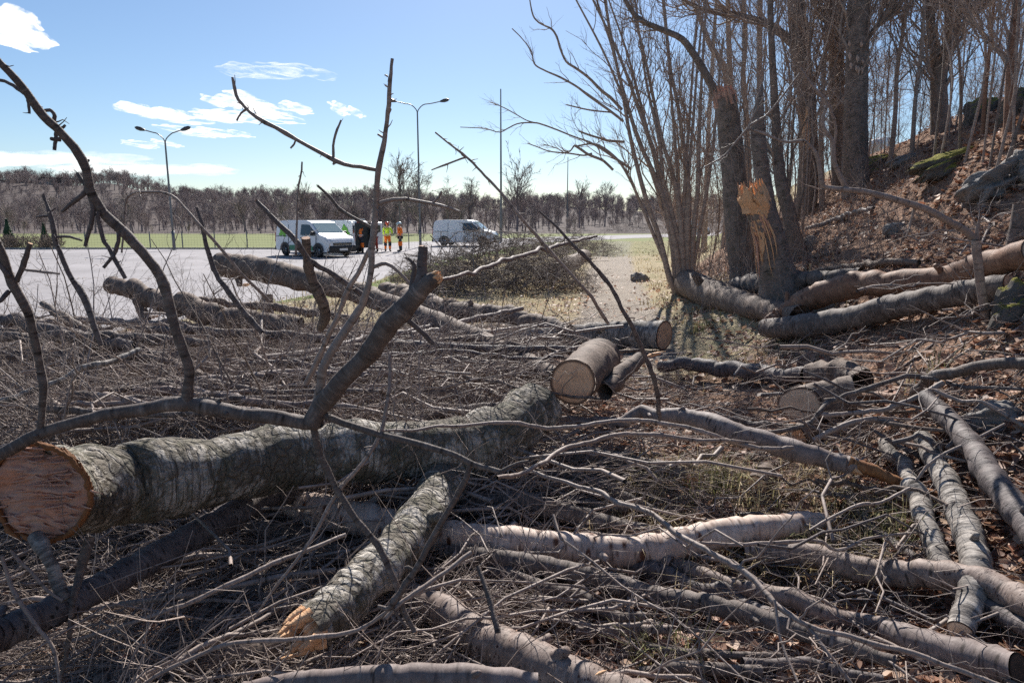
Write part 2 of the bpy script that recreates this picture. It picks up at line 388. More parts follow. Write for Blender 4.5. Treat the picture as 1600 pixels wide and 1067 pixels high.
MG = {'ground': ground_mat(), 'asphalt': asphalt_mat(), 'field': field_mat(), 'hill': hill_mat(), 'leaf': leaf_mat(),
      'rock': rock_mat(), 'moss': moss_mat(), 'cloud': cloud_mat(1.0), 'wisp': cloud_mat(.35),
      'dry': blade_mat('dry_grass', [(0, (.2, .15, .08)), (.5, (.40, .32, .19)), (1, (.55, .46, .3))]),
      'green': blade_mat('green_grass', [(0, (.08, .095, .035)), (.45, (.20, .19, .08)), (1, (.45, .38, .23))]),
      'steel': plain('galvanised_steel', (.16, .16, .17), .45, .6), 'darksteel': plain('dark_lamp_head', (.05, .05, .055), .4),
      'white': plain('white_van_paint', (.78, .79, .8), .3, var=.03, scale=2), 'glass': plain('dark_window_glass', (.03, .045, .055), .08, spec=.8, var=.1),
      'screen': plain('windscreen_glass', (.28, .36, .36), .06, spec=1.0, var=.2, scale=2),
      'black': plain('black_plastic', (.022, .022, .024), .55), 'tyre': plain('tyre_rubber', (.02, .02, .02), .8),
      'alloy': plain('alloy_rim', (.4, .4, .42), .3, .8), 'green_p': plain('green_print', (.02, .22, .12), .4),
      'leafgreen': plain('leaf_green_print', (.16, .46, .05), .4), 'lamp': plain('headlamp_glass', (.55, .6, .62), .08, spec=1),
      'redlamp': plain('red_tail_lamp', (.4, .02, .02), .2), 'plate': plain('plate_white', (.75, .75, .72), .4),
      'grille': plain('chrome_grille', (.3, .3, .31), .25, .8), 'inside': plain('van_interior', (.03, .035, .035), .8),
      'hiyellow': plain('high_visibility_yellow', (.62, .85, .06), .7), 'hiorange': plain('high_visibility_orange', (.95, .20, .02), .7),
      'reflect': plain('reflective_band', (.6, .6, .58), .3), 'navy': plain('dark_work_trousers', (.03, .035, .05), .8),
      'redtr': plain('red_brown_trousers', (.35, .05, .03), .8), 'skin': plain('skin', (.5, .3, .22), .6), 'boot': plain('black_boots', (.02, .02, .02), .6),
      'helmetred': plain('red_helmet', (.6, .08, .03), .3), 'helmetwhite': plain('white_helmet', (.45, .6, .65), .3), 'hair': plain('dark_hair', (.03, .02, .015), .7),
      'bluewhite': plain('pale_blue_paint', (.55, .62, .72), .35, var=.04), 'houseroof': plain('dark_roof', (.06, .055, .055), .7),
      'housewall': plain('house_wall', (.4, .36, .33), .8), 'conifer': plain('conifer_needles', (.03, .06, .03), .8, var=.5, scale=30),
      'hedge': plain('bare_hedge_twigs', (.2, .155, .13), .9, var=.4, scale=12), 'fartree_hazed': plain('far_tree_bark_hazed', (.27, .22, .21), .9, var=.25, scale=.4),  # far tree colour is lightened to stand for distance haze
      'mound': plain('mound_white', (.85, .87, .9), .6, var=.04), 'post': plain('weathered_post_wood', (.30, .24, .19), .85, var=.3, scale=14),
      'heap': plain('dark_brush_bark', (.2, .165, .145), .85, var=.4, scale=5)}
# ------------------------------------------------------------ the setting
def grid_mesh(name, xs, ys, zf, attrs=None):
    X, Y = np.meshgrid(xs, ys); Z = zf(X, Y); nx, ny = len(xs), len(ys)
    V = np.stack([X, Y, Z], -1).reshape(-1, 3)
    i = (np.arange(ny-1)[:, None]*nx+np.arange(nx-1)[None]).ravel()
    Q = np.stack([i, i+1, i+nx+1, i+nx], 1)
    at_ = {k: ('FLOAT', f(X, Y).ravel()) for k, f in (attrs or {}).items()}
    return mesh_np(name, V, Q, attrs=at_)
def path_x(y): return np.interp(y, [0, 7, 9, 14, 25, 45, 60], [1.0, 1.15, 1.5, 2.15, 3.6, 6.6, 9.2])
def a_path(x, y):
    w = np.interp(y, [5, 8, 12, 60], [.2, .8, .85, 1.5])
    return sstep(1.35-np.abs(x-path_x(y))/w)*sstep((y-6.5)/2)
def a_grass(x, y):
    side = sstep(1.6-np.abs(x-path_x(y)-.9)/1.3)*sstep((y-6)/2.5)
    verge = sstep((y-10)/3)*sstep((foot(y)-.4-x)/.8)
    far = sstep((y-24)/8)
    return np.clip(np.maximum(np.maximum(side, verge*.75), far), 0, 1)
def a_leaf(x, y):
    hill = sstep((x-foot(y)+.8)/1.2)
    pile = sstep((x+.2)/1.5)*.75+.1
    return np.clip(np.maximum(hill, pile), 0, 1)
def a_green(x, y):
    e = x-lot_edge(y)
    return np.clip(sstep((y-12)/5)*sstep(1-np.abs(e-1.0)/1.6)*.75 + sstep((y-30)/10)*.45, 0, 1)
xs = np.unique(np.concatenate([np.arange(-16, -4, .3), np.arange(-4, 9, .09), np.arange(9, 20, .25), np.arange(20, 60, 1.2)]))
ys = np.unique(np.concatenate([np.arange(-6, 1.6, .4), np.arange(1.6, 12, .09), np.arange(12, 24, .2), np.arange(24, 64, .8)]))
me = grid_mesh('ground', xs, ys, ground, {'path': a_path, 'grass': a_grass, 'leaf': a_leaf, 'green': a_green})
tag(link('ground', me, MG['ground']), kind='structure')
# car park: one sheet, its near edge hidden under the verge
def poly(name, pts, z, mat, kind='structure'):
    me = bpy.data.meshes.new(name); me.from_pydata([(x, y, z) for x, y in pts], [], [list(range(len(pts)))]); me.update()
    return tag(link(name, me, mat), kind=kind)
yy = [-6, 5, 12.6, 20.8, 34, 46.5]
poly('car_park', [(-90, -6)]+[(float(lot_edge(y))+.9, y) for y in yy]+[(float(lot_edge(60))+2.4, 60), (14, 70), (14, 46.6), (-90, 46.6)][0:0]+[(-90, 46.5)], .0, MG['asphalt'])
poly('road', [(float(lot_edge(46.5))+.9, 46.5), (float(lot_edge(60))+1, 60), (13, 74), (60, 120), (60, 130), (6, 82), (-9, 62), (-14, 46.5)], .004, MG['asphalt'])
poly('plain', [(-2500, 46.4), (-90, -6), (-90, -40), (-2500, -40)], -.03, MG['field'])
poly('field', [(-400, 46.5), (60, 46.5), (220, 98), (-400, 98)], -.012, MG['field'])
# kerb along the far side of the car park
def box_v(a, b):
    (x0, y0, z0), (x1, y1, z1) = a, b
    V = [(x0, y0, z0), (x1, y0, z0), (x1, y1, z0), (x0, y1, z0), (x0, y0, z1), (x1, y0, z1), (x1, y1, z1), (x0, y1, z1)]
    Q = [(0, 3, 2, 1), (4, 5, 6, 7), (0, 1, 5, 4), (1, 2, 6, 5), (2, 3, 7, 6), (3, 0, 4, 7)]
    return V, Q
def box(name, a, b, mat, parent=None, bevel=0, loc=(0, 0, 0), rot=None):
    V, Q = box_v(a, b); me = bpy.data.meshes.new(name); me.from_pydata(V, [], Q); me.update()
    o = link(name, me, mat, parent, loc)
    if rot: o.rotation_euler = rot
    if bevel:
        m = o.modifiers.new('bevel', 'BEVEL'); m.width = bevel; m.segments = 2
    return o
tag(box('kerb', (-90, 46.4, -.05), (-14.3, 46.62, .1), MG['rock'], loc=(0, 0, 0)), kind='structure')

# far hills behind the field
RX = [-400, -40, 0, 60, 120, 150, 190, 240, 300, 380, 500, 700, 900, 1100, 2200]
RYp = [300, 294, 290, 291, 296, 294, 290, 302, 318, 318, 320, 326, 328, 330, 332]
def far_z(X, Y):
    px = 800+F*X/Y
    top = (343-np.interp(px, RX, RYp))/F*330*1.0+1.9
    t = sstep((Y-150)/180)
    return top*t + 1.2*fbm(X/30, Y/30, 3, 5)*t - .05*(1-t)
bs = np.linspace(-1.3, 2.2, 220); ds = np.concatenate([np.linspace(92, 330, 36), [380, 500]])
B, D = np.meshgrid(bs, ds); X = B*D; Z = far_z(X, np.minimum(D, 330)*1.0)
Zr = np.where(D > 330, Z*.9, Z)
V = np.stack([X, D, Zr], -1).reshape(-1, 3); nx = len(bs)
i = (np.arange(len(ds)-1)[:, None]*nx+np.arange(nx-1)[None]).ravel()
tag(link('hills', mesh_np('hills', V, np.stack([i, i+1, i+nx+1, i+nx], 1)), MG['hill']), kind='structure')

# ---------------------------------------------------------------- clouds (thin self-glowing bodies far away)
def cloud(parts, label, mat, dist=1500, thick=60):
    import bmesh
    r0 = ray(*parts[0][:2]); c0 = np.array((0, 0, CAM_Z))+r0*(dist/r0[1])
    bm = bmesh.new()
    for (px, py, w, h) in parts:
        c = np.array((0, 0, CAM_Z))+ray(px, py)*(dist/ray(px, py)[1]) - c0
        nb = max(3, int(w/20))
        for k in range(nb):
            t = rng.uniform(-.8, .8); e = math.sqrt(1-t*t)
            sx = w/2*dist/F*rng.uniform(.35, .6)*(.5+.5*e); sz = h/2*dist/F*rng.uniform(.45, .85)*(.4+.6*e)
            q = bmesh.ops.create_icosphere(bm, subdivisions=3, radius=1)['verts']
            ox = c[0]+t*w*.55*dist/F; oz = c[2]+rng.uniform(-.22, .22)*h*dist/F; oy = c[1]+rng.uniform(-30, 30)
            for v in q:
                n = 1+.22*math.sin(v.co.x*4+k)*math.cos(v.co.z*5+k*2)
                v.co = Vector((ox+v.co.x*sx*n, oy+v.co.y*thick*n, oz+v.co.z*sz*n))
    me = bpy.data.meshes.new('cloud'); bm.to_mesh(me); bm.free()
    for p in me.polygons: p.use_smooth = True
    tag(link('cloud', me, mat, loc=c0), label, 'cloud', 'small clouds in the blue sky')
cloud([(10, 35, 70, 40), (35, 55, 60, 36), (15, 65, 60, 20)], 'bright white ragged cloud at the top left edge of the sky', MG['cloud'])
cloud([(245, 176, 100, 24), (320, 183, 120, 14), (400, 185, 110, 9)], 'long flat white cloud streak above the left lamp post', MG['cloud'])
cloud([(360, 156, 80, 22), (420, 168, 110, 18)], 'white cloud crossed by the thin side branch with the broken tip', MG['cloud'])
cloud([(537, 173, 42, 16)], 'small white cloud puff left of the double lamp post', MG['cloud'])
cloud([(250, 227, 70, 14)], 'small flat cloud just behind the head of the left lamp post', MG['cloud'])
cloud([(320, 206, 90, 10), (350, 209, 70, 8)], 'thin white cloud right of the head of the left lamp post', MG['cloud'])
cloud([(60, 252, 260, 30), (210, 264, 240, 22)], 'broad faint veil of cloud low over the left hill', MG['wisp'])
cloud([(435, 113, 140, 9)], 'faint thin cloud streak high above the white clouds', MG['wisp'])

# ---------------------------------------------------------------- far trees
def bare_tree_mesh(name, h, seed, birch=False, crown=.5):
    global rng
    keep = rng; rng = np.random.default_rng(seed)
    P = np.array([[[0, 0, 0], [.01*h, 0, .3*h], [.0, .02*h, .6*h], [.03*h, .0, .8*h]]]); P = np.stack([catmull(P[0], 8)])
    R = np.linspace(.02*h, .003*h, 8)[None]
    b = Bag(); b.tubes(P, R, 5)
    P1, R1 = sprout(P, R, 20, (.28*h, .5*h), (.35, .95), (.2, .9), 6, .2, .14, .55, .0036*h, lenfall=.45); b.tubes(P1, R1, 3)
    P2, R2 = sprout(P1, R1, 6, (.10*h, .24*h), (.3, 1.0), (.2, .98), 4, .15 if not birch else -.1, .18, .6, .0032*h); b.tubes(P2, R2, 3)
    P3, R3 = sprout(P2, R2, 4, (.05*h, .13*h), (.3, 1.1), (.2, .98), 3, .1 if not birch else -.25, .2, .7, .0024*h); b.tubes(P3, R3, 3)
    rng = keep
    return b.mesh(name)
TM = [bare_tree_mesh('bare_tree', 9, 20+k, birch=k % 2 == 0) for k in range(6)]
for m in TM: m.materials.append(MG['fartree_hazed'])
cnt = 0
cands = []
for k in range(250):
    px = rng.uniform(-30, 1150); d = rng.choice([rng.uniform(325, 332), rng.uniform(150, 330)], p=[.55, .45]); cands.append((px, d))
for px, d in cands:
    X = (px-800)/F*d; z = float(far_z(np.array(X), np.array(d)))-.3
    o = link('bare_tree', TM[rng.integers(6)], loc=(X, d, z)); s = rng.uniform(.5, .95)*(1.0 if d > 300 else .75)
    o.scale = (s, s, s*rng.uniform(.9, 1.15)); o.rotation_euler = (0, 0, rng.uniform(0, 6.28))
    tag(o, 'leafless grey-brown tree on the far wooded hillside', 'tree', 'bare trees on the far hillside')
# the rest of the far wood reads as one mass
N = 3600
px = rng.uniform(-60, 1560, N); d = np.where(rng.uniform(size=N) < .5, rng.uniform(312, 334, N), rng.uniform(96, 325, N)); X = (px-800)/F*d; Z = far_z(X, d)-.2
ok = ~((d < 150) & (X > 12) & (X < 60)); px = px[ok]; d = d[ok]; X = X[ok]; Z = Z[ok]; N = len(X)
me = bpy.data.meshes.new('far_wood'); me.vertices.add(N); me.vertices.foreach_set('co', np.stack([X, d, Z], 1).astype(np.float32).ravel()); me.update()
fw = tag(link('far_wood', me), kind='stuff', label='belt of leafless scrub and trees covering the far hills')
gt = bpy.data.node_groups.new('scatter_trees', 'GeometryNodeTree')
gt.interface.new_socket('Geometry', in_out='INPUT', socket_type='NodeSocketGeometry'); gt.interface.new_socket('Geometry', in_out='OUTPUT', socket_type='NodeSocketGeometry')
gi = gt.nodes.new('NodeGroupInput'); go = gt.nodes.new('NodeGroupOutput'); jn = gt.nodes.new('GeometryNodeJoinGeometry')
m2p = gt.nodes.new('GeometryNodeMeshToPoints'); gt.links.new(gi.outputs[0], m2p.inputs[0])
src_trees = {}
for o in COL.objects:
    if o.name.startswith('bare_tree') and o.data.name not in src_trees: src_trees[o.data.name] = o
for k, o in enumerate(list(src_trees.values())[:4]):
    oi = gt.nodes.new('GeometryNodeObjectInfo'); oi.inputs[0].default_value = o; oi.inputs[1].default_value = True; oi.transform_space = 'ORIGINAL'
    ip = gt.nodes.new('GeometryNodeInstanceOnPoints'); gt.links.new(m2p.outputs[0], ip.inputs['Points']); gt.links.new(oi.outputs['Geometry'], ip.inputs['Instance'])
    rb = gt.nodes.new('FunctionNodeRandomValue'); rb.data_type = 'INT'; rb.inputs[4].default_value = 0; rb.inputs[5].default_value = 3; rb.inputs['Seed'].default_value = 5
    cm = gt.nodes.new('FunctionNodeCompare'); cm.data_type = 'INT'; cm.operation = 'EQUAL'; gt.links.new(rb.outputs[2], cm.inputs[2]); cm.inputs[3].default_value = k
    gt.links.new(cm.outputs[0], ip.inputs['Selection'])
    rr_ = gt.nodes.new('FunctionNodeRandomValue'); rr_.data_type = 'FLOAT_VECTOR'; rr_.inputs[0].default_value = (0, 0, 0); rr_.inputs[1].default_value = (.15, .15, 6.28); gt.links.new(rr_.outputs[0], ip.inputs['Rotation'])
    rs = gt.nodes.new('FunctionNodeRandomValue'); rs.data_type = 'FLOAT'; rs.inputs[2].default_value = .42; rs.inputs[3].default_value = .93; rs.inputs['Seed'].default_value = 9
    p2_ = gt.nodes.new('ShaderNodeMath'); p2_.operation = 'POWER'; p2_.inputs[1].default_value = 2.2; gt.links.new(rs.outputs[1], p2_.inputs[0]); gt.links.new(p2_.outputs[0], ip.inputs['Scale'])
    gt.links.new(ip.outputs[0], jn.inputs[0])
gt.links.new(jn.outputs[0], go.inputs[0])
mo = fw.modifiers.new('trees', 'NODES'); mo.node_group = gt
# single trees and birch groups in the middle distance
for (px, py, d, h, lab) in [(655, 368, 95, 8.8, 'leafless bushy birch directly behind the double lamp post'), (625, 366, 98, 10.5, 'tall loose leafless tree left of the double lamp post'),
        (700, 366, 98, 7.2, 'leafless birch right of the double lamp post'), (735, 364, 105, 7.6, 'leafless birch above the parked van that stands alone'),
        (808, 352, 120, 12, 'slim bare tree standing alone right of the flag pole'), (905, 350, 140, 9, 'bare tree beyond the brush heaps near the far thin pole'),
        (590, 366, 105, 7, 'low bare tree above the two workers'), (945, 350, 150, 9.5, 'bare tree low on the horizon left of the sapling clump'), (872, 350, 150, 6, 'small bare tree left of the far thin pole')]:
    c = at(px, py, d); m = bare_tree_mesh('bare_tree', h, int(px), birch='birch' in lab); m.materials.append(MG['fartree_hazed'])
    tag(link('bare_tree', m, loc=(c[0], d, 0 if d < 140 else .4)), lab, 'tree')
# conifers and hedge at the far left edge of the car park
def conifer(px, d, h, label):
    c = at(px, 385, d); root = empty('conifer', (c[0], d, 0), 0, label, 'tree')
    b = Bag(); b.tubes([[(0, 0, 0), (0, 0, h*.5), (0, 0, h*.95)]], [[.08, .06, .02]], 6); link('trunk', b.mesh('trunk'), MB['trunk'], root)
    N = 500; t = rng.uniform(0, 1, N)**1.3; a = rng.uniform(0, 6.28, N); r = h*.34*(1-t)*rng.uniform(.5, 1, N)
    p0 = np.stack([0*t, 0*t, t*h], 1); p1 = np.stack([np.cos(a)*r, np.sin(a)*r, t*h-.1*r+.05], 1)
    P = np.stack([p0*.6+p1*.4, p1], 1); P = np.concatenate([P[:, :1], (P[:, :1]+P[:, 1:])/2, P[:, 1:]], 1)
    b = Bag(); b.tubes(P, np.tile([.12, .09, .02], (N, 1)), 4); link('crown', b.mesh('crown'), MG['conifer'], root)
conifer(15, 50, 2.0, 'small dark green conifer at the left edge behind the hedge')
conifer(72, 50, 1.7, 'smaller dark conifer right of the bigger one behind the hedge')
b = Bag(); N = 1400; x0, x1 = at(-30, 388, 46)[0], at(84, 388, 46)[0]
p = np.stack([rng.uniform(x0, x1, N), 46.9+rng.uniform(-.35, .35, N), rng.uniform(0, .75, N)], 1); q = p+rng.normal(size=(N, 3))*.18+np.array([0, 0, .12])
b.tubes(np.stack([p, (p+q)/2+rng.normal(size=(N, 3))*.03, q], 1), np.full((N, 3), .012), 3)
tag(link('hedge', b.mesh('hedge'), MG['hedge'], loc=(0, 0, 0)), 'low clipped leafless hedge along the car park edge at far left', 'hedge')
# mesh fence between the car park and the field
fx0, fx1 = at(84, 388, 46.9)[0], at(790, 380, 46.9)[0]
fr = empty('wire_fence', (fx0, 46.9, 0), 0, 'low see-through wire fence between the car park and the green field', 'fence')
n = int((fx1-fx0)/2.2); pm = None
for k in range(n+1):
    if pm is None: o = box('post', (-.03, -.03, 0), (.03, .03, 1.15), MG['steel'], fr); pm = o.data
    else: o = link('post', pm, None, fr)
    o.location = (k*2.2, 0, 0)
b = Bag(); L = n*2.2
for z in np.linspace(.08, 1.1, 7): b.tubes([[(0, .035, z), (L/2, .035, z), (L, .035, z)]], np.full((1, 3), .005), 3)
xx = np.arange(.2, L, .2); b.tubes(np.stack([np.stack([xx, 0*xx+.035, 0*xx+zz], 1) for zz in (.05, .6, 1.1)], 1), np.full((len(xx), 3), .0035), 3)
link('wire_mesh', b.mesh('wire_mesh'), MG['steel'], fr)
# house on the left hill
def house(px, py, w, h, lab):
    d = 322; c = at(px, py, d); root = empty('far_house', tuple(c), .1, lab, 'house')
    box('wall', (-w/2, -3, -1.5), (w/2, 3, h), MG['housewall'], root); box('roof', (-w/2-.5, -3.6, h+.01), (w/2+.5, 3.6, h+.5), MG['houseroof'], root)
    for k in range(3):
        x = -w/2+w*(k+.5)/3; f = box('window', (x-.9, -3.06, h*.35), (x+.9, -3.005, h*.8), MG['white'], root); box('pane', (x-.75, -3.09, h*.4), (x+.75, -3.064, h*.75), MG['glass'], f)
house(84, 291, 13, 3.2, 'long low house with a flat dark roof on the crest of the left hill')
house(28, 293, 11, 2.6, 'low house half hidden by trees at the left end of the far hill')

# ---------------------------------------------------------------- lamp posts and poles
def arm_pts(sgn, L, H):
    return catmull([(0, 0, H-.55), (sgn*.12, 0, H-.3), (sgn*.45, 0, H-.02), (sgn*L*.6, 0, H+.06), (sgn*L, 0, H+.2)], 12)
def lamp(px, d, H, La, Lb, lab):
    c = at(px, 385, d); root = empty('street_lamp', (c[0], d, 0), 0, lab, 'street lamp')
    b = Bag(); b.tubes([catmull([(0, 0, 0), (0, 0, 1.2), (0, 0, 1.3), (0, 0, H*.6), (0, 0, H-.5)], 12)], [np.interp(np.linspace(0, 1, 12), [0, .25, .35, 1], [.10, .10, .075, .05])], 10)
    link('pole', b.mesh('pole'), MG['steel'], root)
    for sgn, L in ((-1, La), (1, Lb)):
        p = arm_pts(sgn, L, H); b = Bag(); b.tubes([p], np.full((1, 12), .035), 8); a = link('arm', b.mesh('arm'), MG['steel'], root)
        b = Bag(); e = p[-1]; dirv = unit(p[-1]-p[-2]); b.tubes([[e-dirv*.05, e, e+dirv*.25, e+dirv*.5, e+dirv*.62]], [[.04, .07, .13, .11, .03]], 10)
        link('lamp_head', b.mesh('lamp_head'), MG['darksteel'], root)
lamp(272, 45, 7.35, 1.25, 1.1, 'tall grey double-armed street lamp at the left side of the car park')
lamp(657, 50, 9.9, 1.5, 1.65, 'tallest double-armed street lamp, standing beyond the two workers')
def pole(px, py, d, H, r, lab, tilt=0, name='flag_pole', cat='pole'):
    c = at(px, py, d); b = Bag(); b.tubes([catmull([(0, 0, 0), (tilt*.5, 0, H*.5), (tilt, 0, H)], 8)], [np.linspace(r, r*.45, 8)], 8)
    o = link(name, b.mesh(name), MG['steel'], loc=(c[0], d, 0)); tag(o, lab, cat)
    return o
fp = pole(783, 360, 62, 13.0, .11, 'thin tapering white flag pole right of the double lamp posts')
b = Bag(); b.tubes([[(0, 0, 12.98), (0, 0, 13.04), (0, 0, 13.1)]], [[.02, .06, .02]], 8); link('finial', b.mesh('finial'), MG['steel'], fp)
pole(886, 350, 110, 11.6, .11, 'far thin lighting pole behind the overhanging twigs', name='lighting_pole')
# ---------------------------------------------------------------- vans
def prism(name, pts, y0, y1, mat, parent, taper=None, bevel=0.0, seg=2):
    """side outline (x,z) pushed out across the van; taper(z) narrows it"""
    n = len(pts); V = []
    for y in (y0, y1):
        for x, z in pts: V.append((x, y*(taper(x, z) if taper else 1), z))
    Q = [list(range(n))[::-1], list(range(n, 2*n))]+[[k, (k+1) % n, n+(k+1) % n, n+k] for k in range(n)]
    me = bpy.data.meshes.new(name); me.from_pydata(V, [], Q); me.update()
    import bmesh
    bm = bmesh.new(); bm.from_mesh(me); bmesh.ops.recalc_face_normals(bm, faces=bm.faces); bm.to_mesh(me); bm.free()
    o = link(name, me, mat, parent)
    if bevel: m = o.modifiers.new('bevel', 'BEVEL'); m.width = bevel; m.segments = seg; m.limit_method = 'ANGLE'; m.angle_limit = .3
    return o
def wheel(parent, x, y, sgn, r=.33):
    b = Bag(); th = []
    prof = [(.0, .6), (.02, .9), (.06, 1.0), (.14, 1.0), (.18, .9), (.2, .6)]
    P = np.array([[(x, y-sgn*.1+sgn*a, r) for a, _ in prof]]); b.tubes(P, np.array([[r*q for _, q in prof]]), 20)
    w = link('wheel', b.mesh('wheel'), MG['tyre'], parent)
    b = Bag(); b.tubes(np.array([[(x, y+sgn*.06, r), (x, y+sgn*.075, r), (x, y+sgn*.08, r)]]), [[r*.62, r*.6, .01]], 20); rim = link('rim', b.mesh('rim'), MG['alloy'], w)
    b = Bag()
    for k in range(5):
        a = k*2*PI/5; b.tubes([[(x, y+sgn*.088, r), (x+math.cos(a)*r*.3, y+sgn*.094, r+math.sin(a)*r*.3), (x+math.cos(a)*r*.58, y+sgn*.088, r+math.sin(a)*r*.58)]], [[.05, .035, .04]], 6)
    link('spokes', b.mesh('spokes'), MG['darksteel'], w)
def quad(name, pts, mat, parent, th=.012):
    """flat piece with thickness: outline in 3-D, thickened along its normal"""
    p = np.array(pts, float); c = p.mean(0); nn = np.cross(p[1]-p[0], p[2]-p[0]); nn /= np.linalg.norm(nn)
    V = list(map(tuple, p-nn*th/2))+list(map(tuple, p+nn*th/2)); n = len(p)
    Q = [list(range(n))[::-1], list(range(n, 2*n))]+[[k, (k+1) % n, n+(k+1) % n, n+k] for k in range(n)]
    me = bpy.data.meshes.new(name); me.from_pydata(V, [], Q); me.update(); return link(name, me, mat, parent)
EMB = [(-.30, -.42), (-.05, -.42), (-.05, -.2), (.05, -.2), (.05, -.42), (.30, -.42), (.34, -.12), (.22, -.1), (.33, .14), (.2, .14), (.06, .5), (-.02, .36), (-.12, .3), (-.3, .05), (-.22, .02), (-.42, -.14)]
def emblem(parent, x, y, z, s, sgn):
    quad('emblem', [(x+a*s, y, z+c*s) for a, c in EMB], MG['leafgreen'], parent, .006)
def van(loc, rz, label, long=True, rear_open=False, livery=True, cat='van'):
    """nose towards +x; length 4.7, width 1.86, height 1.9"""
    root = empty('parked_van', loc, rz, label, cat)
    hw = .93
    tp = lambda x, z: (1.0 if z < 1.0 else 1.0-.16*(z-1.0)/.9)*(1-.10*max(0, (x-1.9)/.5))
    out = [(-2.3, .34), (-2.34, .55), (-2.33, 1.1), (-2.24, 1.72), (-2.12, 1.86), (-1.5, 1.91), (.35, 1.91), (.75, 1.83), (1.45, 1.27), (1.62, 1.17), (2.15, 1.03), (2.3, .88), (2.36, .62), (2.33, .36), (2.1, .28), (-2.2, .28)]
    prism('body', out, -hw, hw, MG['white'], root, tp, .05, 3)
    # dark lower cladding and bumpers
    prism('front_bumper', [(1.95, .24), (2.40, .26), (2.43, .5), (2.39, .62), (2.0, .55)], -hw+.02, hw-.02, MG['black'], root, lambda x, z: .93, .03)
    prism('rear_bumper', [(-2.4, .3), (-2.4, .52), (-2.28, .54), (-2.2, .3)], -hw+.01, hw-.01, MG['black'], root, None, .02)
    # windscreen lying on the slope
    def ws(x, s): z = 1.83+(x-.75)/(1.45-.75)*(1.27-1.83); return (x+.012, s*hw*tp(x, z)*.9, z+.012)
    quad('windscreen', [ws(.82, -1), ws(1.43, -1), ws(1.43, 1), ws(.82, 1)], MG['screen'], root, .015)
    for s in (-1, 1):
        f = lambda x, z: (x, s*(hw*tp(x, z)+.006), z)
        quad('side_window', [f(.0, 1.14), f(1.22, 1.14), f(1.26, 1.2), f(.72, 1.68), f(.02, 1.7)], MG['glass'], root, .02)
        d = quad('door', [f(-.02, .42), f(.9, .42), f(1.3, .7), f(1.32, 1.1), f(-.02, 1.1)], MG['white'], root, .018)
        quad('handle', [(x, y+s*.015, z) for x, y, z in (f(.04, .98), f(.2, .98), f(.2, 1.03), f(.04, 1.03))], MG['black'], d, .02)
        quad('seam', [f(-1.15, .44), f(-1.13, .44), f(-1.13, 1.7), f(-1.15, 1.7)], MG['black'], root, .012)
        quad('slide_rail', [f(-2.2, 1.06), f(-1.15, 1.06), f(-1.15, 1.085), f(-2.2, 1.085)], MG['black'], root, .014)
        a = [(1.55+.44*math.cos(t), .36+.44*math.sin(t)) for t in np.linspace(0, PI, 12)]
        for cx in (1.5, -1.45):
            quad('wheel_arch', [(cx+.43*math.cos(t), s*(hw+.008), .33+.43*math.sin(t)) for t in np.linspace(0, PI, 12)], MG['black'], root, .012)
            wheel(root, cx, s*(hw-.06), s)
        quad('headlight', [(2.12, s*.80, 1.03), (2.36, s*.62, .88), (2.38, s*.62, .76), (2.26, s*.86, .80), (2.0, s*.905, .98)], MG['lamp'], root, .03)
        m = prism('mirror', [(1.16, 1.14), (1.3, 1.14), (1.32, 1.34), (1.2, 1.36)], s*.93, s*1.14, MG['black'], root, None, .02)
        quad('tail_lamp', [(-2.345, s*.92, .75), (-2.345, s*.76, .75), (-2.32, s*.76, 1.25), (-2.32, s*.9, 1.25)], MG['redlamp'], root, .03)
        if livery:
            quad('stripe', [f(-1.0, .34), f(1.05, .34), f(1.05, .6), f(-1.0, .6)], MG['green_p'], root, .026)
            emblem(root, -1.68, s*(hw*.935), 1.30, .86, s)
    prism('grille', [(2.345, .64), (2.375, .64), (2.37, .76), (2.34, .76)], -.6, .6, MG['black'], root)
    box('chrome_bar', (2.36, -.55, .69), (2.385, .55, .715), MG['grille'], root)
    box('number_plate', (2.425, -.26, .36), (2.44, .26, .47), MG['plate'], root)
    for x in (-1.5, .1): b = box('roof_bar', (x-.03, -.7, 1.93), (x+.03, .7, 1.97), MG['steel'], root)
    if rear_open:
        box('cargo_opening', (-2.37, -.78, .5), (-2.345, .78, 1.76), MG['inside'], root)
        for s in (-1, 1):
            dd = box('rear_door', (0, -.02, .45), (.8, .02, 1.8), MG['white'], root, .02, loc=(-2.36, s*.85, 0), rot=(0, 0, PI-s*1.15))
            box('door_window', (.15, -.032, 1.2), (.65, .032, 1.62), MG['glass'], dd)
        box('roof_sign', (-2.2, -.5, 1.93), (-2.0, .5, 2.0), MG['plate'], root)
    return root
c = at(484, 398, 36.5)
van((c[0], 37.6, 0.004), R_(-38), 'white van with green leaf print and green sill stripe, nose towards the camera')
c = at(534, 395, 40)
van((c[0]-1.1, 41.8, 0.004), R_(158), 'white van with its rear doors open, workers at its cargo space', rear_open=True)
c = at(724, 388, 49)
van((c[0], 52, .02), R_(-12), 'plain white van standing alone right of the two talking workers', livery=False)
c = at(1096, 352, 75)
van((c[0], 80, .03), R_(-60), 'far pale van seen between the thin saplings', livery=False)

